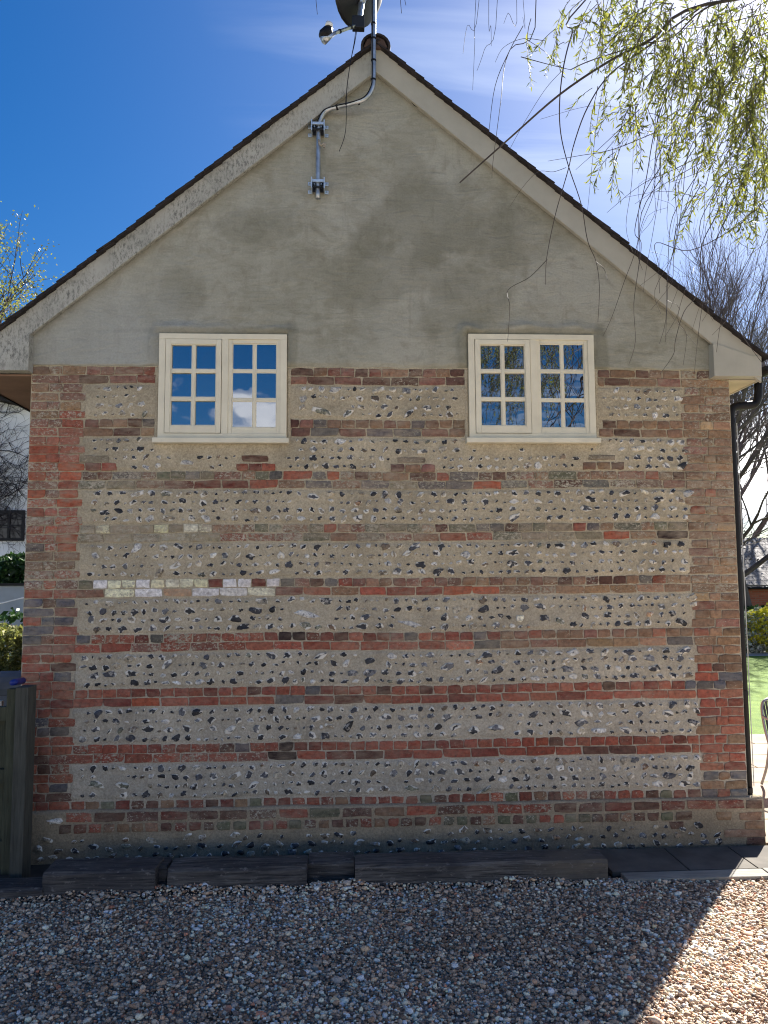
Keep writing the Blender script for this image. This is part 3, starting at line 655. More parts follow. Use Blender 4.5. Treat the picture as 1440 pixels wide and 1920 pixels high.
# --- rendered gable -----------------------------------------------------------
def render_coat():
    RB = 3.932; xs_ = sorted(set([XL+.0, XR-.0]+[XL+(XR-XL)*i/230 for i in range(231)]+[apex_b.x])); cols_ = []
    for (a, b, c, d) in WIN: xs_ = [x for x in xs_ if min(abs(x-a), abs(x-b)) > .008]
    for (a, b, c, d) in WIN: xs_ += [a-.003, a-.0031, b+.003, b+.0031]
    xs_ = sorted(xs_); nz = 84; V = []; F = []
    for x in xs_:
        zb = RB+.010*fbm(x, 0, 5, 4, 2)
        if XR-.17 < x: zb += 0.0
        for (a, b, c, d) in WIN:
            if a-.00305 < x < b+.00305: zb = d-.004
        zt = gable_z(x)+.03
        for j in range(nz+1):
            t = (j/nz); z = zb+(zt-zb)*t
            y = -0.017-.006*fbm(x, z, 1.7, 4, 7)-.0025*fbm(x, z, 9, 4, 3)
            for (a, b, c, d) in WIN:               # the coat was built out round each opening
                dx = max(a-x, 0, x-b); dz = max(z-d, 0); q = math.hypot(dx, dz)
                if z > c: y -= max(0, .5+1.1*fbm(x, z, 2.6, 3, 8))*.028*math.exp(-((q-.055-.03*fbm(x, z, 3, 2, 6))/.035)**2)-(.012*math.exp(-(q/.02)**2))
            if j == 0: y = 0.004
            V.append((x, y, z))
    for i in range(len(xs_)-1):
        if abs(xs_[i+1]-xs_[i]) < .0002: continue
        for j in range(nz): a = i*(nz+1)+j; F.append((a, a+nz+1, a+nz+2, a+1))
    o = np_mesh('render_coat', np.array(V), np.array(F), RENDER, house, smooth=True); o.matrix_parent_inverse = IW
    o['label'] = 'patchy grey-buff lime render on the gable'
render_coat()
g1 = at(766, 183, -.03); g2 = at(782, 206, -.03)
MB().add([(g1.x-.02, -.015, g1.z+.012), (g1.x+.035, -.085, g1.z+.028), (g1.x+.075, -.088, g1.z-.025), (g2.x+.012, -.075, g2.z+.012), (g2.x+.004, -.07, g2.z-.006), (g2.x-.025, -.03, g2.z+.035), (g1.x, -.05, g1.z-.03), (g1.x+.04, -.02, g1.z-.02)], [(0, 1, 2, 6), (2, 3, 5, 6), (3, 4, 5), (0, 6, 7), (6, 5, 7), (0, 7, 2, 1), (7, 5, 4, 3), (7, 3, 2)]).build('loose_slate_sliver', BLACK, house).matrix_parent_inverse = IW

# --- windows --------------------------------------------------------------------
def make_window(k, label, leaf_left=True):
    x0, x1, z0, z1 = WIN[k]; W, Hh = x1-x0, z1-z0
    root = bpy.data.objects.new('window', None); COL.objects.link(root); root.parent = house; root.matrix_parent_inverse = IW; root.location = (x0, 0, z0); root['label'] = label
    fy0, fy1 = -0.034, 0.02
    def part(mb, name, mat=WINDOW_PAINT, bevel=.0025): return mb.build(name, mat, root, bevel=bevel)
    st, hd, bt, mu = .052*1, .045, .040, .052
    mid0, mid1 = W*.490, W*.490+mu
    f = MB().box(0, st, fy0, fy1, bt, Hh-hd).box(W-st, W, fy0, fy1, bt, Hh-hd).box(mid0, mid1, fy0+.001, fy1, bt, Hh-hd).box(0, W, fy0-.0005, fy1, Hh-hd, Hh).box(0, W, fy0-.0005, fy1, 0, bt)
    part(f, 'frame'); part(MB().box(-.030, W+.022, -.080, .02, -.043, -.002), 'sill', bevel=.004)
    for side, (a, b) in enumerate(((st, mid0), (mid1, W-st))):
        cy = -0.040 if side == 0 else -0.024
        gp = .0035 if side == 0 else 0.0; a += gp; b -= gp; c, d = bt+gp, Hh-hd-gp
        rl = .040 if side == 0 else .030; rb = .060 if side == 0 else .052
        part(MB().box(a, a+rl, cy, .012, c, d).box(b-rl, b, cy, .012, c, d).box(a+rl+.0005, b-rl-.0005, cy+.0006, .012, d-rl, d).box(a+rl+.0005, b-rl-.0005, cy+.0006, .012, c, c+rb), 'casement' if side == 0 else 'fixed_light', bevel=.002)
        a2, b2, c2, d2 = a+rl, b-rl, c+rb, d-rl; bw = .021; pw = (b2-a2-bw)/2; ph = (d2-c2-2*bw)/3
        part(MB().box(a2+pw, a2+pw+bw, cy+.006, .008, c2, d2), 'glazing_bar', bevel=.003)
        for r in (1, 2): part(MB().box(a2, b2, cy+.008, .008, c2+r*ph+(r-1)*bw, c2+r*ph+r*bw), 'glazing_bar', bevel=.003)
        for i in range(2):
            for r in range(3):
                u0, v0 = a2+i*(pw+bw), c2+r*(ph+bw)
                o = MB().box(-pw/2-.003, pw/2+.003, -.002, .002, -ph/2-.003, ph/2+.003).build('pane', GLASS, root); o.location = (u0+pw/2, -.008, v0+ph/2); o.rotation_euler = (random.gauss(0, .0035), 0, random.gauss(0, .004))
                bd = MB().box(u0-.001, u0+.007, cy+.011, -.0065, v0, v0+ph).box(u0+pw-.007, u0+pw+.001, cy+.011, -.0065, v0, v0+ph).box(u0+.007, u0+pw-.007, cy+.0115, -.0065, v0-.001, v0+.007).box(u0+.007, u0+pw-.007, cy+.0115, -.0065, v0+ph-.007, v0+ph+.001)
                part(bd, 'glazing_bead', bevel=0)
    return root
make_window(0, 'casement window with twelve panes reflecting blue sky and cloud'); make_window(1, 'casement window with twelve panes reflecting the willow')

# --- roof edge --------------------------------------------------------------------
def kid(o, parent=house):
    o.parent = parent
    if parent is house: o.matrix_parent_inverse = IW
    return o
# bargeboards run into boxed eave ends
eb_l = [pt(-75, 672, BY), pt(56, 628, BY), pt(54, 694, BY), pt(-75, 688, BY)]
bL = kid(MB().prism([bl_top0, bl_bot0, pt(56, 627, BY), bl_bot1 if False else pt(-75, 727, BY), bl_top1], BY, BY+.028).build('bargeboard', BARGE_L, bevel=.003)); bL['label'] = 'mould-speckled cream bargeboard'
bR = kid(MB().prism([(bl_top0[0]+.002, bl_top0[1]), br_top1, br_bot1, pt(1338, 646, BY), (bl_bot0[0]+.002, bl_bot0[1])], BY, BY+.028).build('bargeboard', BARGE_R, bevel=.003)); bR['label'] = 'clean cream bargeboard'
xl_o = pt(-75, 690, BY)[0]; xr_o = pt(1427, 690, BY)[0]
zl_b, zr_b = pt(30, 695, BY)[1], pt(1380, 706, BY)[1]
xl_i, xr_i = pt(54, 690, BY)[0], pt(1338, 690, BY)[0]
kid(MB().prism([(xl_o, zl_b), (xl_i, zl_b), (xl_i, line_z(bl_bot0, bl_bot1, xl_i)+.01), (xl_o+.3, line_z(bl_bot0, bl_bot1, xl_o+.3)+.01), (xl_o, zl_b+.10)], BY-.012, .0-.001).build('eave_box', BARGE_L, bevel=.004))
kid(MB().prism([(xr_i, zr_b), (xr_o, zr_b), (xr_o, pt(1427, 668, BY)[1]), (pt(1408, 668, BY)[0], pt(1408, 667, BY)[1]), (xr_i, pt(1338, 645, BY)[1]+.01)], BY-.010, -.001).build('eave_box', BARGE_R, bevel=.004))
kid(MB().box(xl_o, XL-.001, .0, BACK, zl_b-.02, zl_b-.005).build('eave_soffit', SOFFIT))
kid(MB().box(xl_o-.02, xl_o, .0, BACK, zl_b-.03, zl_b+.16).build('fascia', BLACK))
kid(MB().box(XR+.001, xr_o, .0, BACK, zr_b-.016, zr_b-.002).build('eave_soffit', SOFFIT_R))
kid(MB().box(xr_o, xr_o+.02, .0, BACK, zr_b-.02, zr_b+.16).build('fascia', BARGE_R))
# verge soffits between board and wall
for (p, q, m) in ((bl_bot0, bl_bot1, BARGE_L), (bl_bot0, br_bot1, BARGE_R)):
    e = lerp(p, q, .86)
    kid(MB().prism([(p[0], p[1]+.022), (e[0], e[1]+.022), (e[0], e[1]+.036), (p[0], p[1]+.036)], BY+.026, .01).build('verge_soffit', m))
# roof: sheet under the tiles, and the tiles of the verge
roofo = bpy.data.objects.new('roof', None); COL.objects.link(roofo); kid(roofo)
ap = bl_top0
for sgn, end in ((-1, bl_top1), (1, br_top1)):
    a = Vector((ap[0], 0, ap[1])); b = Vector((end[0], 0, end[1])); d = (b-a); Ls = d.length+(.05 if sgn > 0 else 0.02); d.normalize(); nrm = Vector((-d.z*sgn, 0, d.x*sgn))
    if nrm.z < 0: nrm = -nrm
    m = MB(); P = [a+nrm*.004, a+d*(Ls-.02)+nrm*.004, a+d*(Ls-.02)+nrm*.030, a+nrm*.030]
    m.prism([(p.x, p.z) for p in P], BY+.05, BACK+.1); o = m.build('roof_slope', TILE, roofo)
    # tiles overlap up the slope; gauge 0.1 m
    base = None; i = 0; s = Ls
    ang = math.atan2(d.z, d.x)
    tv = []
    while s > .12:
        for c in range(3):
            if base is None or base.get('s') != sgn:
                base_o = MB().box(-.265, 0, 0, .163, 0, .013, .0015).build('tile', TILE, roofo, bevel=.003); base = {'s': sgn}; o = base_o
            else: o = base_o.copy(); COL.objects.link(o); o.parent = roofo
            tilt = -.055 if True else 0
            p = a+d*s+nrm*(.012+random.uniform(-.002, .004))
            # local x runs down the slope, local z is the roof normal
            X = (d*math.cos(.075)+nrm*(-math.sin(.075)*-1)).normalized(); Yv = Vector((0, 1, 0)); Z = X.cross(Yv)
            if Z.z < 0: Yv = -Yv; Z = X.cross(Yv)
            off = BY-.045+c*.166+((.0 if i % 2 else .0)) + (0.163 if Yv.y < 0 else 0)+random.uniform(-.006, .006)
            o.matrix_local = Matrix(((X.x, Yv.x, Z.x, p.x), (X.y, Yv.y, Z.y, off), (X.z, Yv.z, Z.z, p.z), (0, 0, 0, 1))); o.matrix_parent_inverse = Matrix()
        s -= .100; i += 1
RX = ap[0]; RZ = ap[1]+.012
base = None
for i in range(20):
    if base is None:
        m = MB(); V = []; n = 12
        for y in (0, .44):
            for r_ in (.125, .105):
                for k_ in range(n+1):
                    an = math.pi*(-.10+1.2*k_/n); V.append((math.cos(an)*r_, y, math.sin(an)*r_*.92))
        q = n+1; F = []
        for k_ in range(n):
            F += [(k_, k_+1, 2*q+k_+1, 2*q+k_), (q+k_, 3*q+k_, 3*q+k_+1, q+k_+1), (k_, q+k_, q+k_+1, k_+1), (2*q+k_, 2*q+k_+1, 3*q+k_+1, 3*q+k_)]
        F += [(0, 2*q, 3*q, q), (n, q+n, 3*q+n, 2*q+n)]
        base = m.add(V, F).build('ridge_tile', TILE, roofo, bevel=.002); o = base
    else: o = base.copy(); COL.objects.link(o); o.parent = roofo
    o.location = (RX, BY-.05+i*.455, RZ-.045)
kid(MB().prism([(RX-.10, RZ-.05), (RX+.10, RZ-.05), (RX+.07, RZ+.02), (RX, RZ+.05), (RX-.07, RZ+.02)], BY-.035, BY+.2).build('ridge_bedding', simple('ridge_mortar', (.09, .06, .05), .95, .3, 20), roofo), roofo)

# --- gutter and downpipe on the right corner ----------------------------------------
gx = xr_o+.02+.055; gz = zr_b+.085
m = MB(); V = []; F = []; n = 8
for y in (BY-.03, BACK):
    for r_ in (.056, .051):
        for k_ in range(n+1):
            an = math.pi+math.pi*k_/n; V.append((gx+math.cos(an)*r_, y, gz+math.sin(an)*r_))
q = n+1
for k_ in range(n): F += [(k_, 2*q+k_, 2*q+k_+1, k_+1), (q+k_, q+k_+1, 3*q+k_+1, 3*q+k_), (k_, k_+1, q+k_+1, q+k_)]
m.add(V, F)
m.add([(gx+math.cos(math.pi+math.pi*k_/n)*.055, BY-.028, gz+math.sin(math.pi+math.pi*k_/n)*.055) for k_ in range(n+1)], [tuple(range(n+1))])
gut = kid(m.build('gutter', BLACK, smooth=False))
dy = .10
dp_top = at(1376, 768, dy); dp_bot = at(1410, 1492, dy)
path = [Vector((gx, dy, gz-.03)), Vector((gx, dy, gz-.14)), Vector((gx-.01, dy, gz-.22)), Vector((gx-.05, dy, gz-.275)), Vector((dp_top.x+.06, dy, dp_top.z+.03)), Vector((dp_top.x+.012, dy, dp_top.z-.005)), Vector((dp_top.x, dy, dp_top.z-.08)), Vector((dp_top.x+.002, dy, 1.9)), Vector((dp_top.x+.004, dy, .44))]
dpx = XR+.052
for i in range(4, 9): path[i].x = path[i].x-dp_top.x+dpx
pipe = kid(MB().tube(path[:1]+smoothpath(path[1:7], 5)+path[7:], .034, 14).build('downpipe', BLACK, smooth=True))
for zz in (dp_top.z-.1, 2.3, 1.25, .47): kid(MB().tube([(dpx, dy, zz-.02), (dpx, dy, zz+.02)], .040, 14).box(XR-.004, dpx-.02, dy-.02, dy+.02, zz-.015, zz+.015).build('pipe_bracket', BLACK), pipe)
kid(MB().tube([(gx, dy, gz-.09), (gx, dy, gz-.01)], .041, 14).build('gutter_outlet', BLACK, smooth=True), pipe)
kid(MB().tube([(dpx+.040, dy-.02, 3.5), (dpx+.043, dy-.02, 2.2), (dpx+.044, dy-.02, .5)], .004, 5).build('aerial_cable', simple('pale_cable', (.5, .5, .46), .5), pipe), pipe)

# ------------------------------------------------------------------ satellite dish on its cranked mast
dish = thing('satellite_dish', 'satellite dish on a cranked steel mast clamped to the rendered gable', 'satellite dish', at(596, 368, -.05))
def dk(o): o.parent = dish; o.matrix_parent_inverse = Matrix.Translation(dish.location).inverted(); return o
MY = -0.075; MY2 = -0.155
mp_ = [(596, 372, MY), (596.5, 300, MY), (597, 245, MY), (599, 228, MY), (610, 209, MY-.01), (632, 201, MY-.03), (662, 194, MY2+.01), (686, 184, MY2), (698, 164, MY2), (700.5, 140, MY2), (700.5, 60, MY2), (701, -60, MY2), (701.5, -130, MY2)]
mpts = [at(*p) for p in mp_]
dk(MB().tube(smoothpath(mpts, 6), .0195, 12).build('mast', STEEL, smooth=True))
for (px, py) in ((700.5, 45), (700.5, 73), (700.5, 114), (700, 150), (672, 191.5), (632, 201), (597, 232)):
    k_ = min(range(len(mpts)), key=lambda i: (mp_[i][0]-px)**2+(mp_[i][1]-py)**2); i0 = max(0, k_-1); i1 = min(len(mpts)-1, k_+1)
    t = (mpts[i1]-mpts[i0]).normalized(); c = at(px, py, mp_[k_][2]); dk(MB().tube([c-t*.008, c+t*.008], .0225, 12).build('cable_tie', BLACK))
cab = [p+Vector((-.012, -.019, 0)) for p in smoothpath(mpts[2:], 6)]
dk(MB().tube(cab, .0045, 6).build('coaxial_cable', BLACK, smooth=True))
for py in (250, 356):
    c = at(597, py, 0); g = bpy.data.objects.new('wall_bracket', None); COL.objects.link(g); g.location = c; dk(g)
    def bp(mb, name, mat=ZINC, bevel=.0015): return mb.build(name, mat, g, bevel=bevel)
    for s in (-1, 1):
        bp(MB().box(s*.052-.0045, s*.052+.0045, -.125, -.018, -.048, .048), 'side_plate')
        for zz in (-.036, .036): bp(MB().box(min(s*.0566, s*.085), max(s*.0566, s*.085), -.030, -.022, zz-.014, zz+.014), 'foot'); bp(MB().tube([(s*.071, -.029, zz), (s*.071, -.038, zz)], .007, 6), 'screw', STEEL, 0)
        bp(MB().tube([(s*.028, -.06, -.012), (s*.028, -.122, -.012)], .006, 6), 'clamp_bolt', STEEL, 0)
    bp(MB().box(-.0475, .0475, -.058, -.05, -.05, .05), 'back_plate', DISH); bp(MB().box(-.0475, .0475, -.112, -.098, .012, .034), 'clamp_bar'); bp(MB().box(-.0475, .0475, -.112, -.100, -.034, -.022), 'clamp_bar', DISH)
# loose connector
c = at(606, 270, MY-.03); dk(MB().tube(smoothpath([at(597, 262, MY-.025), at(601, 272, MY-.03), c, at(609, 270, MY-.03), at(607, 276, MY-.03)], 4), .009, 6).build('loose_connector', simple('worn_brass', (.30, .27, .22), .5, .4, 60), smooth=True))
# reflector seen from behind and below
def dish_part():
    top = at(701, -40, MY2); hub = at(684, -30, MY2-.03)-Vector((0, 0, .16))
    ax = Vector((-.70, .52, .42)).normalized()            # the direction the dish looks
    u = ax.cross(Vector((0, 0, 1))).normalized(); v = u.cross(ax)
    V = []; F = []; n = 28; rs = [0, .09, .17, .23, .275, .298, .298]
    for ri, r in enumerate(rs):
        for k_ in range(n):
            a = 2*math.pi*k_/n; dpt = .09*(r/.325)**2+(.012 if ri == 6 else 0)
            V.append(hub+Vector((0, 0, .16))+u*math.cos(a)*r+v*math.sin(a)*r*1.12+ax*(dpt-.03))
    for ri in range(len(rs)-1):
        for k_ in range(n): F.append((ri*n+k_, ri*n+(k_+1) % n, (ri+1)*n+(k_+1) % n, (ri+1)*n+k_))
    o = MB().add(V, F).build('reflector', DISH, smooth=True); md = o.modifiers.new('thickness', 'SOLIDIFY'); md.thickness = .008; dk(o)
    ctr = hub+Vector((0, 0, .16)); jt = at(672, 46, MY2-.10)
    dk(MB().tube([ctr-ax*.02, ctr-ax*.05, ctr-ax*.04-v*.16, jt], [.03, .03, .026, .022], 8).build('rear_bracket', STEEL)); dk(MB().tube([top+Vector((0, 0, .03)), ctr], .035, 8).build('mast_clamp', DISH))
    dk(MB().box(-.05, .05, -.03, .03, -.045, .06).build('hinge_block', DISH, bevel=.006)).location = jt
    e = at(628, 62, MY2-.22); dk(MB().tube([jt, e], [.0145, .0145], 4).build('feed_arm', STEEL)); dk(MB().tube([e+(jt-e)*.18, e+(jt-e)*.22], .018, 8).build('cable_tie', BLACK)); dk(MB().tube([e+(jt-e)*.66, e+(jt-e)*.70], .018, 8).build('cable_tie', BLACK))
    h = at(614, 66, MY2-.25); hd = (at(606, 62, MY2-.27)-at(618, 48, MY2-.27)).normalized()
    q = at(612, 60, MY2-.26)
    dk(MB().tube([q-hd*.055, q-hd*.02, q+hd*.03, q+hd*.062], [.026, .040, .046, .030], 10).build('feed_horn', BLACK, smooth=True))
    dk(MB().tube([at(618, 44, MY2-.27), at(616, 50, MY2-.27)], .03, 10).build('horn_cap', simple('white_plastic', (.7, .72, .74), .35), smooth=True))
    dk(MB().tube([e, h+Vector((.01, 0, -.01)), at(606, 76, MY2-.26)], [.015, .026, .034], 8).build('feed_neck', STEEL, smooth=True))
    for d_ in (0, .012):
        dk(MB().tube(smoothpath([at(668+d_*200, 48, MY2-.12), at(664+d_*100, 80, MY2-.12), at(657, 118, MY2-.11), at(650, 170, MY2-.1), at(648, 245-d_*4000, MY2-.09)]+([at(636, 284, MY2-.09)] if not d_ else []), 6), .0028, 5).build('trailing_wire', BLACK))
dish_part()

# ------------------------------------------------------------------ sleepers, slabs and kerb at the foot of the wall
def sleeper_material():
    M = Mat('old_tarred_sleeper', .8, .3); g = M.noise(3, 8, 0.7, stretch=(1.0, 22, 22), dist=.5); p = M.noise(1.9, 5, .6, off=(3, 0, 0)); q = M.noise(30, 5, .7, stretch=(.5, 1, 1))
    c = M.mix(M.rng(g, .35, .65), (.012, .012, .014), (.17, .155, .14)); c = M.mix(M.rng(p, .45, .62, 0, .6), c, (.028, .027, .032))
    sp = M.n('ShaderNodeSeparateXYZ'); M.L(M.pos, sp.inputs[0])
    c = M.mix(M.mul(M.rng(sp.outputs['X'], 1.2, 1.55), M.rng(M.noise(4, 4), .35, .6)), c, (.13, .11, .085))
    c = M.mix(M.rng(q, .58, .66, 0, .6), c, (.24, .22, .20)); M.col(c); M.bump(g, .9, .015); return M.m
SLP = sleeper_material()
def sleeper(px0, px1, y0, y1, z0, z1, label, mat=SLP, rot=0.0):
    xa = at(px0, 1620, y0).x; xb = at(px1, 1620, y0).x; n = 16; V = []; F = []; m = 10
    W_ = y1-y0; H_ = z1-z0; ring = [(0, 0), (0, .5), (0, .9), (.06, 1), (.35, 1), (.65, 1), (.94, 1), (1, .9), (1, .5), (1, 0)]
    for i in range(n+1):
        x = xa+(xb-xa)*i/n; e = min(i, n-i)
        for (a, b) in ring:
            k_ = .007; shr = .02 if e == 0 else 0
            V.append((x+(.006*fbm(a*3, b*3, 2, 2, x) if e == 0 else 0), y0+W_*(a*(1-shr)+shr/2)+k_*fbm(x, a+b, 5, 3, y0), z0+H_*b*(1-shr*b)+k_*1.2*fbm(x, a*2+b, 4, 3, y0+5)))
    for i in range(n):
        for j in range(m-1): a = i*m+j; F.append((a, a+m, a+m+1, a+1))
    F += [tuple(range(m)), tuple(range(n*m+m-1, n*m-1, -1))]
    o = MB().add([(v[0]-xa, v[1]-y0, v[2]-z0) for v in V], F).build('timber_sleeper', mat, smooth=False); o.location = (xa, y0, z0); o.rotation_euler = (0, 0, rot)
    tag(o, label, 'sleeper', 'railway sleepers along the wall'); return o
sleeper(-60, 80, -.76, -.54, .02, .155, 'low black sleeper cut off by the left edge, beside the gate post')
sleeper(80, 290, -.74, -.47, .05, .25, 'short black sleeper at the left end, nearest the gate post')
sleeper(314, 575, -.70, -.46, .05, .235, 'black sleeper between the short left sleeper and the gap with heaped gravel')
sleeper(578, 664, -.56, -.36, .05, .215, 'stub of dark sleeper set back in the gap between two long ones')
sleeper(291, 313, -.60, -.42, .05, .222, 'thin black timber offcut wedged between the two left sleepers')
o = sleeper(666, 1140, -.71, -.47, .05, .235, 'longest dark sleeper, its rounded right end weathered brown')
SLAB = simple('dark_concrete_slab', (0.10, 0.09, 0.078), .9, .35, 4, bump=.4)
strip = struct(sheet('wall_foot_strip', -4.0, 3.6, -.62, -.0, G-.012, simple('wet_soil', (.035, .03, .025), .95, .4, 8)))
xs_ = [1.9, 2.47, 2.98, 3.62]
for i in range(3):
    xa, xb = xs_[i]+.005, xs_[i+1]-.005
    o = MB().box(0, xb-xa, 0, .46, 0, .035).build('paving_slab', SLAB, strip, bevel=.004); o.location = (xa, -.555, G-.010)
KERB = wood_material('pale_kerb_stone', (0.27, 0.255, 0.22), 'x', .9, .3)
for i, (a, b) in enumerate(((1.95, 2.98), (2.99, 4.2))):
    o = MB().box(0, b-a, 0, .13, 0, .10, .006).build('kerb_stone', KERB, bevel=.008); o.location = (a, -.72, .005)
    tag(o, ('pale kerb stone in shade, next to the sleeper\'s rounded end', 'pale kerb stone in full sun at the right edge')[i], 'kerb', 'kerb stones along the gravel')
o = MB().box(0, .9, 0, .5, 0, .085, .004).build('stone_step', simple('pale_limestone', (.40, .38, .34), .85, .15, 6, bump=.3), bevel=.012); o.location = (3.42, -.50, G); tag(o, 'white sunlit stone step at the right corner of the wall', 'step')

# ------------------------------------------------------------------ gate and post on the left
WOODP = wood_material('green_weathered_post', (0.065, 0.066, 0.055), 'z', .9, .4); WOODG = wood_material('green_weathered_gate', (0.06, 0.064, 0.042), 'z', .9, .4)
pf = at(29, 1290, -.45); pr = at(53, 1290, -.45); ptop = at(40, 1289, -.45).z
o = MB().box(0, pr.x-pf.x, 0, .155, 0, ptop-.05).build('gate_post', WOODP, bevel=.006); o.location = (pf.x, -.45, .05); tag(o, 'square weathered timber gate post standing before the left wall corner', 'gate post')
gate = thing('wooden_gate', 'dark weathered board gate cut off by the left edge of the photo', 'gate', (pf.x-.6, -.40, .07))
def gk(o): o.parent = gate; o.matrix_parent_inverse = Matrix.Translation(gate.location).inverted(); return o
g_in = pf.x-.006; gt = at(12, 1292, -.40).z; gr = at(5, 1326, -.40).z
gk(MB().box(g_in-.075, g_in, -.40, -.33, .12, gt).build('stile', WOODG, bevel=.004)); gk(MB().box(g_in-1.0, g_in-.925, -.40, -.33, .12, gt).build('stile', WOODG, bevel=.004))
for zz in (gr-.10, .75, .25): gk(MB().box(g_in-.924, g_in-.076, -.395, -.345, zz, zz+.10).build('rail', WOODG, bevel=.004))
for i in range(7): gk(MB().box(g_in-.924+i*.121, g_in-.924+i*.121+.118, -.344, -.325, .14+random.uniform(0, .01), gr-.005).build('board', WOODG, bevel=.002))
bc = at(23, 1280, -.36); be = at(43, 1276, -.18)
tag(MB().tube([bc, bc+(be-bc)*.25, be], [.021, .024, .024], 14).build('blue_pipe', simple('blue_plastic', (.012, .03, .22), .4, .15, 5), smooth=True), 'short blue plastic pipe lying behind the top of the gate post', 'pipe')
r0 = at(-120, 1150, 1.0); r1 = at(46.5, 1105, .6); r1.x = XL
tag(MB().tube([r0+(r1-r0)*t-Vector((0, 0, .03*math.sin(math.pi*t))) for t in [i/10 for i in range(11)]], .006, 6).build('washing_line', simple('white_rope', (.75, .78, .78), .7, .05)), 'thin white washing line running to the left corner of the house', 'rope')

# ------------------------------------------------------------------ trees
def bare_tree(name, label, base, height, spread, seed, trunk_r, levels=5, lean=(0, 0), leaves=None, barkc=(0.09, 0.075, 0.07), fork=.35, density=1.0, leafmat=None):
    R_ = random.Random(seed); root = thing(name, label, 'tree', base); trunk = MB(); tw = MB(); tips = []
    def rv(): return Vector((R_.gauss(0, 1), R_.gauss(0, 1), R_.gauss(0, 1))).normalized()
    def grow(p, d, L, r, lv):
        n = 4 if lv < 3 else 3; pts = [p]; rad = [r]; q = p; dd = d.copy()
        for i in range(n):
            dd = (dd+rv()*.16+Vector((0, 0, .05 if lv else .0))).normalized(); q = q+dd*(L/n); pts.append(q); rad.append(r*(1-.45*(i+1)/n))
        (trunk if lv == 0 else tw).tube(pts, rad, 8 if lv == 0 else (5 if lv < 3 else 3), cap=False)
        if lv >= levels: tips.append((pts[-1], dd)); tips.append((pts[-2], dd)); return
        nb_ = max(2, int(round((5 if lv == 0 else 4)*density)))
        for k_ in range(nb_):
            t = fork+(1-fork)*(k_+R_.random())/nb_; i = min(n-1, int(t*n)); fr = t*n-i; s = pts[i].lerp(pts[i+1], min(1, fr))
            nd = (dd*R_.uniform(.5, 1.0)+rv()*spread+Vector((0, 0, .22))).normalized(); grow(s, nd, L*R_.uniform(.52, .78), r*R_.uniform(.36, .56), lv+1)
        grow(pts[-1], dd, L*.66, rad[-1]*.9, lv+1)
    grow(Vector((0, 0, 0)), Vector((lean[0], lean[1], 1)).normalized(), height*.36, trunk_r, 0)
    bark = simple(name+'_bark', barkc, .9, .4, 3)
    trunk.build('trunk', bark, root, smooth=True); stuff(tw.build('branches', bark, root))
    if leaves:
        V = []; F = []; C = []
        for (p, d) in tips:
            for _ in range(leaves[0]):
                c = p+rv()*leaves[2]*R_.random(); u = rv()*leaves[1]; v = u.cross(rv()).normalized()*leaves[1]*.6; b = len(V)
                V += [c-u, c+v, c+u, c-v]; F.append((b, b+1, b+2, b+3)); q_ = R_.random(); C += [(q_, q_, q_, 1)]*4
        stuff(np_mesh('leaves', np.array([tuple(v) for v in V]), np.array(F), leafmat, root, np.array(C)))
    return root
LEAF_Y = leaf_material('spring_leaf_yellow', (.10, .11, .035), (.22, .215, .07), .35); LEAF_D = leaf_material('evergreen_leaf', (.012, .035, .012), (.04, .09, .025), .2)
LEAF_B = leaf_material('gold_shrub_leaf', (.07, .09, .03), (.27, .26, .10), .3); LEAF_S = leaf_material('silver_shrub_leaf', (.10, .14, .11), (.55, .58, .55), .2); LEAF_F = leaf_material('yellow_flower', (.30, .32, .03), (.60, .50, .05), .3)
bare_tree('bare_tree', 'bare grey tree with forked trunk just right of the black downpipe', (13.35, 19.0, 0.0), 14.0, .75, 5, .26, 5, (-.02, 0), fork=.25)
bare_tree('bare_tree', 'tall purple-grey bare tree behind the right end of the roof', (15.6, 26.0, 0.0), 20.5, .62, 8, .25, 5, (0, 0), fork=.3, barkc=(.12, .095, .10))
bare_tree('bare_tree', 'twiggy bare tree at the right edge, above the outbuilding', (18.6, 29.0, 0.0), 21.0, .6, 21, .28, 5, (-.03, 0), fork=.3, barkc=(.12, .095, .10))
bare_tree('budding_tree', 'tree with yellow-green spring leaves above the left eave', (-12.2, 19.0, 0.0), 16.0, .8, 14, .25, 4, (.0, 0), density=1.25, leaves=(9, .05, .55), leafmat=LEAF_Y)
bare_tree('budding_tree', 'low leafy tree seen under the left eave beside the white house', (-12.5, 24.0, 0.0), 9.6, .85, 31, .2, 4, (.0, 0), leaves=(8, .055, .35), leafmat=LEAF_Y)

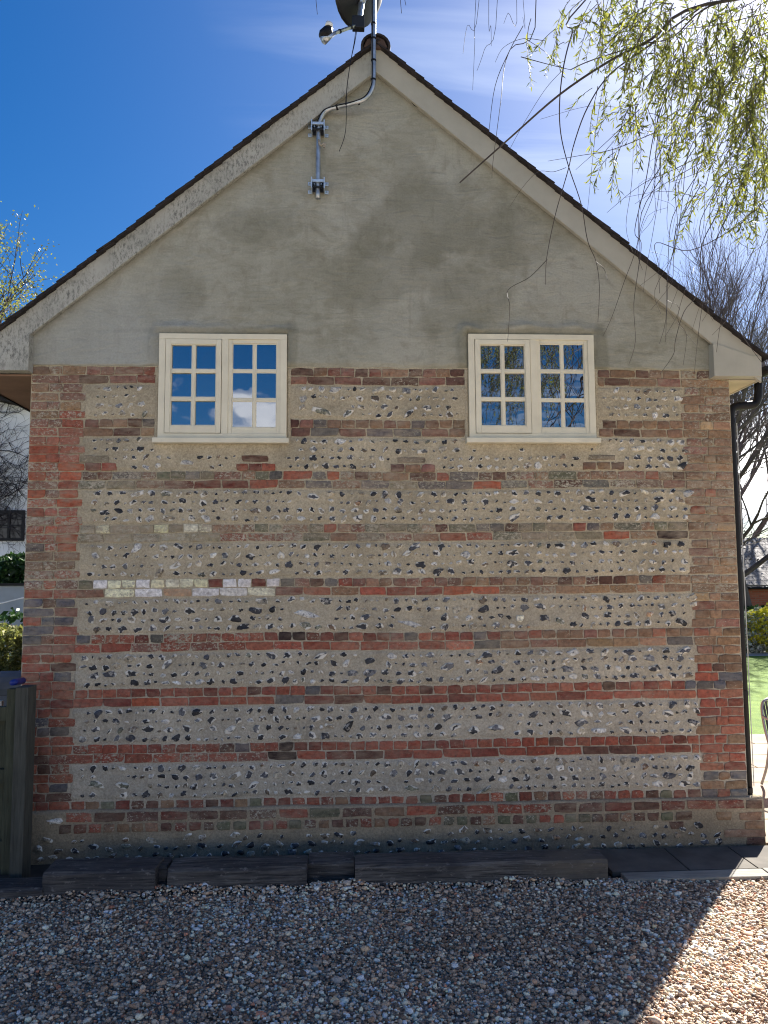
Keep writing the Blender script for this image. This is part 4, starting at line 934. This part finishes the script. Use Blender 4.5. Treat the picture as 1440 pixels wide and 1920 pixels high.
def shrub(name, label, c, r, n, mat, leaf, seed, cat='shrub', stems=8, group=None):
    R_ = np.random.default_rng(seed); root = thing(name, label, cat, (c[0], c[1], c[2]-r[2]), group)
    d = R_.normal(size=(n, 3)); d /= np.linalg.norm(d, axis=1)[:, None]; rad = R_.uniform(.55, 1.0, (n, 1))**.5
    lump = 1+.16*np.sin(d[:, :1]*7+seed)*np.cos(d[:, 1:2]*6)+.10*np.sin(d[:, 2:]*11+1)
    P = d*rad*lump*np.array(r)+np.array([0, 0, r[2]])
    a = R_.normal(size=(n, 3)); a /= np.linalg.norm(a, axis=1)[:, None]; b = np.cross(a, R_.normal(size=(n, 3))); b /= np.linalg.norm(b, axis=1)[:, None]
    s = leaf*R_.uniform(.6, 1.3, (n, 1)); V = np.stack([P-a*s, P+b*s*.5, P+a*s, P-b*s*.5], 1).reshape(-1, 3); F = np.arange(4*n).reshape(-1, 4)
    q = R_.random(n).repeat(4); stuff(np_mesh('leaves', V, F, mat, root, np.stack([q, q, q, q*0+1], 1)))
    m = MB()
    for k_ in range(stems):
        an = k_*2.4; m.tube([(0, 0, 0), (math.cos(an)*r[0]*.25, math.sin(an)*r[1]*.25, r[2]*.7), (math.cos(an)*r[0]*.6, math.sin(an)*r[1]*.6, r[2]*1.3)], [.02, .014, .006], 5)
    m.build('stems', simple(name+'_stem', (.08, .06, .045), .9), root); return root

# ------------------------------------------------------------------ left background: white house with bare creeper
def px_at(px, py, d): return at(px, py, d-6.2)
wd = 20.0
wh = thing('white_house', 'white rendered house with bare creeper stems behind the left corner', 'house', (-9.0, wd-6.2, 0))
def wk(o, p=None):
    o.parent = p or wh
    if p is None: o.matrix_parent_inverse = Matrix.Translation(wh.location).inverted()
    return o
Yw = wd-6.2
eave = px_at(28, 768, wd).z
WWALL = simple('white_wash_wall', (.76, .77, .78), .9, .15, 2)
wk(MB().prism([(-16, 0), (-6.6, 0), (-6.6, eave-.35), (-10.0, eave+.45), (-16, eave+1.9)], Yw, Yw+7).build('wall', WWALL))
wk(MB().prism([(-16.2, eave+1.95), (-16.2, eave+2.15), (-6.2, eave-.22), (-6.2, eave-.44)], Yw-.35, Yw+7.3).build('roof', TILE))
a, b = px_at(-30, 957, wd), px_at(46, 1014, wd)
wn = bpy.data.objects.new('window', None); COL.objects.link(wn); wk(wn)
wk(MB().box(a.x, b.x, Yw-.06, Yw-.01, b.z, b.z+.07).box(a.x, b.x, Yw-.06, Yw-.01, a.z-.07, a.z).box(a.x, a.x+.07, Yw-.055, Yw-.01, b.z+.07, a.z-.07).box(b.x-.07, b.x, Yw-.055, Yw-.01, b.z+.07, a.z-.07).box(b.x-.42, b.x-.36, Yw-.055, Yw-.01, b.z+.07, a.z-.07).box(a.x+.07, b.x-.07, Yw-.05, Yw-.01, (a.z+b.z)/2-.02, (a.z+b.z)/2+.02).build('frame', BLACK), wn)
wk(MB().box(a.x+.05, b.x-.05, Yw-.02, Yw-.005, b.z+.05, a.z-.05).build('pane', DARKGLASS), wn)
# creeper
cr = thing('bare_creeper', 'leafless dark creeper stems spread over the white house wall', 'creeper', (-8.0, Yw-.05, 1.6)); m = MB(); R2 = random.Random(3)
def creep(p, an, L, r, lv):
    pts = [p]; q = Vector(p)
    for i in range(7):
        an += R2.gauss(0, .22); q = q+Vector((math.cos(an), 0, math.sin(an)))*(L/7)
        pts.append((q.x, Yw-.035-R2.random()*.04, q.z))
    m.tube(pts, [r*(1-.8*i/7) for i in range(8)], 4, cap=False)
    if lv < 4:
        for k_ in range(5): i = R2.randint(1, 6); creep(pts[i], an+R2.choice((-1, 1))*R2.uniform(.35, 1.0), L*R2.uniform(.45, .75), r*.6, lv+1)
for i in range(4): creep((-10.2+i*.8, Yw-.05, 1.8), 1.2+R2.gauss(0, .3), 3.6, .035, 0)
stuff(wk(m.build('stems', simple('creeper_bark', (.035, .03, .035), .9)), cr)).matrix_parent_inverse = Matrix.Translation(cr.location).inverted()
# raised bed with retaining wall, hedge, shrubs
Yr = 10.0; rw0 = px_at(20, 1098, Yr+6.2).z
o = MB().box(-14, -3.4, 0, .35, 0, rw0).build('retaining_wall', simple('pale_blockwork', (.40, .43, .47), .9, .25, 1.2), None, bevel=.02); o.location = (0, Yr, 0); tag(o, 'pale retaining wall below the dark hedge left of the house', 'wall')
o2 = MB().box(-14.05, -3.35, -.05, .4, rw0+.002, rw0+.05).build('coping', BLACK, o)
for i in range(3): shrub('evergreen_hedge', ('dark green hedge plant on the retaining wall, next to the house corner', 'dark green hedge plant on the retaining wall, at the left edge', 'dark green hedge plant on the retaining wall, further left')[i], (-5.6-i*1.25, Yr+.6, rw0+.28), (.75, .5, .42), 2600, LEAF_D, .075, 60+i, 'hedge', group='hedge on the retaining wall')
c = px_at(24, 1172, 14.5); shrub('dark_shrub', 'thin dark shrub before the retaining wall, above the golden bush', (c.x, c.y, c.z-.1), (.8, .4, .38), 500, LEAF_D, .07, 71)
c = px_at(8, 1222, 12.5); shrub('golden_bush', 'rounded golden-green bush above the gate', (c.x, c.y, c.z-.05), (.62, .55, .50), 5200, LEAF_B, .045, 72, 'bush')
tl = px_at(0, 1258, 11.3).z
o = MB().tube([(-8, 0, 0), (-3.6, 0, 0)], .22, 16).box(-8, -3.6, -.2, .2, -1.6, -.1).build('low_garden_wall', simple('dark_grey_stone', (.11, .115, .125), .85, .3, 3, bump=.4), smooth=False); o.location = (0, 5.1, tl-.22); tag(o, 'grey garden wall with rounded coping below the golden bush', 'wall')
o = MB().box(0, .9, 0, .05, 0, .9).build('pale_board', simple('pale_board', (.55, .50, .40), .8, .1), bevel=.004); c = px_at(-6, 1325, 8.6); o.location = (c.x-.85, 2.4, .02); tag(o, 'pale board leaning behind the gate at the left edge', 'board')

# ------------------------------------------------------------------ right background
ob = thing('outbuilding', 'low red brick outbuilding with grey tiled roof across the lawn', 'outbuilding', (15.5, 20.5, 0))
def ok(o, p=None): o.parent = p or ob; o.matrix_parent_inverse = Matrix.Translation(ob.location).inverted(); return o
od = 26.0; Yo = od-6.2; oe = px_at(1420, 1102, od).z; ox0 = px_at(1398, 1120, od).x
def farbrick():
    M = Mat('far_brickwork', .9, .1); b = M.n('ShaderNodeTexBrick'); b.inputs['Scale'].default_value = 1.0; b.inputs['Color1'].default_value = (.27, .08, .05, 1); b.inputs['Color2'].default_value = (.34, .12, .075, 1); b.inputs['Mortar'].default_value = (.22, .14, .11, 1)
    b.inputs['Brick Width'].default_value = .225; b.inputs['Row Height'].default_value = .075; b.inputs['Mortar Size'].default_value = .008
    mp = M.n('ShaderNodeMapping'); mp.inputs['Rotation'].default_value = (math.radians(90), 0, 0); M.L(M.pos, mp.inputs[0]); M.L(mp.outputs[0], b.inputs['Vector']); M.col(b.outputs[0]); return M.m
FARB = farbrick()
ok(MB().box(ox0, ox0+1.55, Yo, Yo+4, 0, oe).build('wall', FARB)); ok(MB().box(ox0+1.58, ox0+7, Yo+.5, Yo+4, 0, oe).build('wall', FARB))
OR = simple('grey_weathered_tiles', (.20, .185, .18), .8, .4, 9, bump=.5)
rf = ok(MB().add([(ox0-.3, Yo-.3, oe-.02), (ox0+7, Yo-.3, oe-.02), (ox0+7, Yo+3.4, oe+1.8), (ox0-.3, Yo+3.4, oe+1.8), (ox0-.3, Yo-.3, oe+.08), (ox0+7, Yo-.3, oe+.08), (ox0+7, Yo+3.4, oe+1.9), (ox0-.3, Yo+3.4, oe+1.9)], [(0, 1, 2, 3), (4, 7, 6, 5), (0, 4, 5, 1), (1, 5, 6, 2), (2, 6, 7, 3), (3, 7, 4, 0)]).build('roof', OR))
tb = None
for r_ in range(12):
    for c_ in range(16):
        if tb is None: tb = MB().box(0, .43, 0, .34, 0, .022).build('roof_tile', OR, rf); o = tb
        else: o = tb.copy(); COL.objects.link(o); o.parent = rf
        o.location = (ox0-.3+c_*.45+(.22 if r_ % 2 else 0), Yo-.32+r_*.305, oe+.085+r_*.15); o.rotation_euler = (math.radians(25), 0, 0)
ok(MB().tube([(ox0+1.62, Yo-.36, oe-.03), (ox0+1.62, Yo+.1, oe-.25), (ox0+1.60, Yo+.12, .0)], .04, 8).build('downpipe', BLACK)); ok(MB().tube([(ox0-.3, Yo-.36, oe), (ox0+7, Yo-.36, oe)], .05, 8).build('gutter', BLACK))
c = px_at(1412, 1160, 24.5); shrub('clipped_bush', 'dark clipped evergreen bush against the outbuilding wall', (c.x, c.y, c.z), (1.1, .6, .45), 2500, LEAF_D, .07, 81, 'bush')
c = px_at(1418, 1198, 21.8); shrub('silver_shrub', 'silvery white-flecked shrub at the far edge of the lawn', (c.x, c.y, .62), (1.1, .7, .68), 5200, LEAF_S, .055, 82)
c = px_at(1441, 1165, 21.4); shrub('yellow_flowering_shrub', 'yellow-flowering shrub at the right edge above the lawn', (c.x, c.y, .78), (.62, .5, .62), 1800, LEAF_F, .06, 83)
c = px_at(1392, 1010, 25.5); shrub('brambly_thicket', 'grey tangle of bare brushwood behind the downpipe', (c.x+.4, c.y+2.2, 2.4), (1.9, .8, 2.0), 1500, simple('twig_grey', (.13, .11, .11), .9), .05, 84, 'brush', 30)

# metal garden chair
ch = thing('garden_chair', 'silver tubular garden chair with woven seat on the patio, cut by right edge', 'chair', (4.575, 1.45, .075)); CHM = simple('silver_tube', (.30, .29, .30), .4, .1, 10, .5, .7); WV = simple('dark_weave', (.05, .05, .055), .7, .3, 60)
ch.rotation_euler = (0, 0, math.radians(12))
sg = .25
MB().tube(smoothpath([(-sg, .20, .42), (-sg-.01, .25, .62), (-sg+.01, .29, .80), (-.17, .30, .86), (0, .305, .875), (.17, .30, .86), (sg-.01, .29, .80), (sg+.01, .25, .62), (sg, .20, .42)], 5), .014, 8).build('back_frame', CHM, ch, smooth=True)
for s in (-1, 1):
    MB().tube(smoothpath([(s*.26, .27, .70), (s*.29, .10, .68), (s*.29, -.18, .66), (s*.285, -.25, .60), (s*.26, -.24, .30), (s*.29, -.27, .012)], 5), .013, 8).build('leg', CHM, ch, smooth=True)
    MB().tube(smoothpath([(s*.25, .20, .43), (s*.26, .24, .2), (s*.28, .30, .012)], 4), .013, 8).build('leg', CHM, ch, smooth=True)
MB().tube(smoothpath([(-.25, -.23, .43), (.25, -.23, .43), (.25, .20, .42), (-.25, .20, .42), (-.25, -.23, .43)], 1), .013, 8).build('seat_frame', CHM, ch)
m = MB(); m2 = MB()
for i in range(15): x = -.23+i*.033; m.box(x, x+.022, -.22, .2, .425, .432); m2.add([(x, .215, .46), (x+.022, .215, .46), (x+.022, .292, .845), (x, .292, .845), (x, .222, .46), (x+.022, .222, .46), (x+.022, .299, .845), (x, .299, .845)], [(0, 1, 2, 3), (7, 6, 5, 4), (0, 4, 5, 1), (1, 5, 6, 2), (2, 6, 7, 3), (3, 7, 4, 0)])
m.build('seat', WV, ch); m2.build('backrest', WV, ch)

# ------------------------------------------------------------------ willow in front, on the right
wl = thing('willow_tree', 'weeping willow whose twigs and new leaves hang in from the upper right', 'tree', (5.0, -4.6, 0))
def wlk(o): o.parent = wl; o.matrix_parent_inverse = Matrix.Translation(wl.location).inverted(); return o
BARK = simple('willow_bark', (.075, .06, .045), .9, .4, 12, bump=.5); TWIG = simple('willow_twig', (.055, .042, .034), .6, .4, 8)
wlk(MB().tube(smoothpath([(5.0, -4.6, 0), (4.95, -4.55, 1.5), (4.85, -4.4, 3.2), (4.6, -4.2, 4.8)], 4), [.36-.012*i for i in range(13)], 12).build('trunk', BARK, smooth=True))
nodes = [Vector(p) for p in ((3.6, -3.4, 6.6), (2.7, -2.9, 7.0), (2.4, -2.4, 6.4), (3.1, -2.2, 5.6), (3.4, -2.3, 5.0), (1.6, -2.6, 7.1), (0.8, -2.5, 7.0))]
mb = MB(); top = Vector((4.6, -4.2, 4.7))
mb.tube(smoothpath([top, (4.2, -3.9, 6.0), nodes[0], nodes[1], nodes[5], nodes[6]], 4), [.16-.0071*i for i in range(21)], 8)
mb.tube(smoothpath([(4.25, -3.9, 5.9), (3.6, -3.0, 6.2), nodes[3], nodes[4]], 4), [.09-.006*i for i in range(13)], 7)
mb.tube(smoothpath([(4.5, -4.1, 5.0), (4.6, -3.2, 6.5), (4.2, -2.2, 7.0)], 4), [.12-.011*i for i in range(9)], 7)
mb.tube(smoothpath([(4.5, -4.1, 5.0), (4.0, -5.0, 6.6), (3.2, -5.6, 7.0)], 4), [.12-.011*i for i in range(9)], 7)
wlk(mb.build('limbs', BARK, smooth=True))
tw = MB()
def K(pts): return [(860+x/2.483, y/2.483) for x, y in pts]
# (points in the enlarged upper-right view, start radius, end radius, depth)
whips = [([(1150, 20), (900, 180), (700, 285), (470, 440), (230, 650), (5, 850)], .0095, .0035, -2.55), ([(1250, 0), (1000, 170), (860, 205), (620, 280), (520, 325)], .005, .0025, -2.5),
         ([(590, 0), (530, 150), (490, 300), (470, 470), (475, 620), (510, 770), (570, 950), (600, 1120), (640, 1220), (655, 1340), (648, 1500)], .0042, .0014, -2.45), ([(640, 1220), (675, 1250), (693, 1303)], .0018, .001, -2.45),
         ([(1120, 40), (860, 230), (700, 350), (600, 500), (540, 660), (510, 790), (450, 1000), (410, 1200), (405, 1325)], .0048, .0014, -2.3), ([(412, 1208), (330, 1290), (230, 1350), (238, 1430), (228, 1590)], .0022, .0010, -2.3),
         ([(360, 0), (240, 230), (170, 400), (140, 620)], .0032, .0012, -2.4), ([(300, 120), (220, 280), (195, 480), (160, 750), (155, 830)], .0022, .0010, -2.4), ([(1010, 250), (970, 420), (910, 620), (870, 850), (820, 1070), (850, 1130), (838, 1250)], .0034, .0014, -2.2),
         ([(1440, 930), (1300, 1050), (1080, 1165), (920, 1130), (930, 1230), (935, 1365)], .0036, .0012, -2.1), ([(1440, 1120), (1340, 1150), (1240, 1060)], .0018, .001, -2.1), ([(1290, 800), (1200, 1000), (1130, 1150), (1120, 1350), (1050, 1450), (1010, 1580), (1000, 1650), (940, 1738)], .0034, .0012, -2.0),
         ([(1440, 780), (1280, 950), (1180, 1180), (1180, 1300), (1300, 1530), (1420, 1700)], .0036, .0015, -1.9), ([(95, 0), (40, 120), (20, 250)], .0016, .0009, -2.3), ([(80, 0), (75, 200), (65, 420)], .0016, .0009, -2.35), ([(140, 0), (150, 120), (152, 215)], .0016, .0009, -2.3),
         ([(270, 0), (230, 60), (210, 110)], .0016, .0009, -2.3), ([(300, 0), (298, 80)], .0016, .0009, -2.3), ([(180, 0), (120, 230), (85, 330)], .0018, .0009, -2.3), ([(290, 265), (400, 295), (520, 325)], .0024, .0014, -2.5), ([(310, 180), (400, 240), (450, 300), (520, 325)], .0014, .0012, -2.5),
         ([(400, 190), (300, 180), (210, 220), (170, 290)], .0016, .0009, -2.4), ([(930, 610), (720, 695), (560, 725), (415, 750)], .0026, .001, -2.3), ([(850, 500), (700, 650), (545, 790)], .0024, .001, -2.3), ([(1180, 700), (1000, 790), (850, 860), (690, 990)], .003, .001, -2.2), ([(1200, 720), (1000, 830), (820, 950)], .0026, .001, -2.15),
         ([(480, 330), (400, 420), (300, 580), (235, 700)], .0014, .0009, -2.4), ([(690, 300), (640, 600), (600, 980)], .0016, .0009, -2.4), ([(740, 500), (600, 495), (380, 555)], .0012, .0008, -2.4), ([(1120, 920), (960, 890), (770, 920)], .0014, .0009, -2.2), ([(1440, 1300), (1300, 1440), (1180, 1560)], .002, .001, -1.9), ([(1380, 1150), (1240, 1430), (1200, 1640)], .002, .001, -1.9),
         ([(1060, 1330), (1020, 1480), (1060, 1560), (1045, 1700)], .0014, .0009, -1.9), ([(500, 780), (440, 800), (370, 800), (300, 870), (240, 960)], .0016, .0008, -2.3), ([(1440, 480), (1300, 640), (1160, 780), (980, 850)], .003, .001, -2.3), ([(1440, 330), (1250, 420), (1080, 560)], .003, .0012, -2.5), ([(1440, 150), (1220, 260), (1000, 420), (870, 640)], .004, .0012, -2.5), ([(1440, 60), (1100, 130), (780, 130)], .0034, .001, -2.6), ([(1440, 640), (1330, 800), (1240, 960), (1200, 1120)], .0024, .001, -2.2)]
for pts, r0_, r1_, Y in whips:
    kp = K(pts); P = [at(x, y, Y+.05*math.sin(i*1.3+x)) for i, (x, y) in enumerate(kp)]
    if (kp[0][1] < 12 or kp[0][0] > 1430) and r0_ > .0015:
        nd = min(nodes, key=lambda q: (q-P[0]).length+(0 if q.z > P[0].z else 2)); P = [nd]+P
    sp = smoothpath(P, 5); n = len(sp); tw.tube(sp, [r0_+(r1_-r0_)*i/(n-1) for i in range(n)], 5, cap=False)
RW = random.Random(44)
for i in range(26):
    x = RW.uniform(1180, 1450); y = RW.uniform(120, 430); L_ = RW.uniform(120, 330); Y = RW.uniform(-2.5, -1.7); dx = RW.uniform(-70, 25)
    P = [at(x+40, y-70, Y), at(x, y, Y)]+[at(x+dx*t+RW.gauss(0, 7), y+L_*t, Y+RW.gauss(0, .05)) for t in (.3, .6, .85, 1)]
    sp = smoothpath(P, 4); tw.tube(sp, [.0022-.0013*k_/(len(sp)-1) for k_ in range(len(sp))], 4, cap=False)
    if RW.random() < .7: q_ = sp[len(sp)*2//3]; tw.tube(smoothpath([q_, q_+Vector((RW.uniform(-.12, .12), 0, -.05)), q_+Vector((RW.uniform(-.2, .2), .02, -.2))], 3), .0010, 3, cap=False)
for (px, py0, py1) in ((590, -30, 27), (748, -30, 25), (756, -20, 10)): tw.tube(smoothpath([at(px, -60, -2.4), at(px, py0, -2.4), at(px+5, py1, -2.4)], 4), .0014, 4, cap=False)
# leafy sprays
R3 = random.Random(9); LV = []; LC = []
def leaf(p, d, L):
    s = d.cross(Vector((R3.gauss(0, 1), R3.gauss(0, 1), R3.gauss(0, 1)))).normalized(); w_ = L*.095; nn = s.cross(d)*L*.05
    LV.extend([p, p+d*L*.45+s*w_+nn, p+d*L, p+d*L*.45-s*w_+nn]); q = R3.random(); LC.append(q)
def spray(p, L, lean, lsz=1.0, bare=.15):
    d = Vector((R3.gauss(0, .35)+lean.x, R3.gauss(0, .35)+lean.y, -.55+R3.gauss(0, .3))).normalized(); n = max(6, int(L/.0105)); q = p.copy(); pts = [q.copy()]
    for i in range(n):
        d = (d+Vector((R3.gauss(0, .05), R3.gauss(0, .05), -.05))).normalized(); q = q+d*(L/n)
        if i % 3 == 0 or i == n-1: pts.append(q.copy())
        if i > n*bare:
            ld = (d*.8+Vector((R3.gauss(0, .55), R3.gauss(0, .55), R3.gauss(0, .45)))).normalized(); leaf(q, ld, R3.uniform(.026, .056)*lsz)
    tw.tube(pts, [.0023-.0014*i/(len(pts)-1) for i in range(len(pts))], 3, cap=False)
clumps = [(700, 50, 120, 90, 30, -2.5), (640, 10, 90, 40, 12, -2.6), (930, 150, 150, 120, 44, -2.5), (900, 60, 110, 80, 20, -2.7), (800, 520, 90, 100, 30, -2.35), (740, 720, 45, 70, 9, -2.3), (1250, 230, 190, 240, 100, -2.5), (1120, 60, 240, 90, 50, -2.7), (1040, 620, 80, 130, 26, -2.3), (1180, 520, 110, 150, 50, -2.4),
          (1350, 600, 110, 190, 60, -2.3), (1270, 920, 130, 40, 20, -2.1), (1400, 330, 80, 260, 60, -2.6), (1380, 830, 60, 130, 20, -2.2), (450, 150, 40, 60, 6, -2.3), (380, 100, 50, 40, 3, -2.3), (700, 450, 60, 20, 5, -2.35), (870, 330, 60, 70, 12, -2.4), (1000, 320, 80, 110, 26, -2.5), (1000, 1080, 50, 20, 3, -2.1), (1350, 1030, 40, 50, 5, -2.1), (1420, 60, 80, 120, 26, -2.7), (1420, 700, 50, 200, 30, -2.3), (1300, 380, 120, 120, 40, -2.6), (1120, 300, 100, 120, 30, -2.5), (820, 120, 80, 80, 16, -2.6), (1300, 880, 90, 50, 12, -2.15), (1130, 930, 50, 40, 5, -2.15), (1420, 980, 30, 70, 7, -2.1), (640, 120, 50, 60, 8, -2.5)]
for (cx, cy, rx, ry, n, Y) in clumps:
    for _ in range(int(n*0.66)):
        x = cx+R3.gauss(0, .6)*rx; y = cy+R3.gauss(0, .6)*ry-25
        p = at(860+x/2.483, y/2.483, Y+R3.gauss(0, .22)); spray(p, R3.uniform(.08, .24) if Y > -2.2 else R3.uniform(.12, .36), Vector((-.25, 0, 0)))
vis = len(LC)
# the rest of the crown, over and beside the camera's right shoulder
cnt = 0
while cnt < 330:
    p = Vector((R3.uniform(2.2, 6.2), R3.uniform(-6.6, -1.6), R3.uniform(3.9, 8.0)))
    if (p.xy-Vector((4.6, -4.2))).length > 2.9: continue
    u, v = proj(p); ul, vl = proj(p-Vector((0, 0, .6)))
    if (-50 < u < 1500 and -50 < v < 1950) or (-50 < ul < 1500 and -80 < vl < 1950): continue
    if p.z < 6.3 and p.x < 3.9 and R3.random() < .8: cnt += 1; continue
    spray(p, R3.uniform(.3, .6), Vector((0, 0, 0)), 1.5); cnt += 1
for _ in range(190):
    p = Vector((R3.uniform(3.0, 5.6), R3.uniform(-6.2, -2.4), R3.uniform(5.5, 7.6))); u, v = proj(p-Vector((0, 0, 1.2)))
    if -50 < u < 1500 and -50 < v < 1950: continue
    tw.tube(smoothpath([p, p+Vector((R3.gauss(0, .2), R3.gauss(0, .2), -.8)), p+Vector((R3.gauss(0, .35), R3.gauss(0, .35), -R3.uniform(1.4, 2.2)))], 4), R3.uniform(.003, .008), 4, cap=False)
stuff(wlk(tw.build('twigs', TWIG)))
LEAF_W = leaf_material('willow_leaf', (.042, .058, .016), (.235, .235, .055), .5)
q = np.array(LC).repeat(4); stuff(wlk(np_mesh('leaves', np.array([tuple(v) for v in LV]), np.arange(len(LV)).reshape(-1, 4), LEAF_W, None, np.stack([q, q, q, q*0+1], 1))))
print('bricks', len(bricks), 'flints', len(flints), 'willow leaves', len(LC), vis)
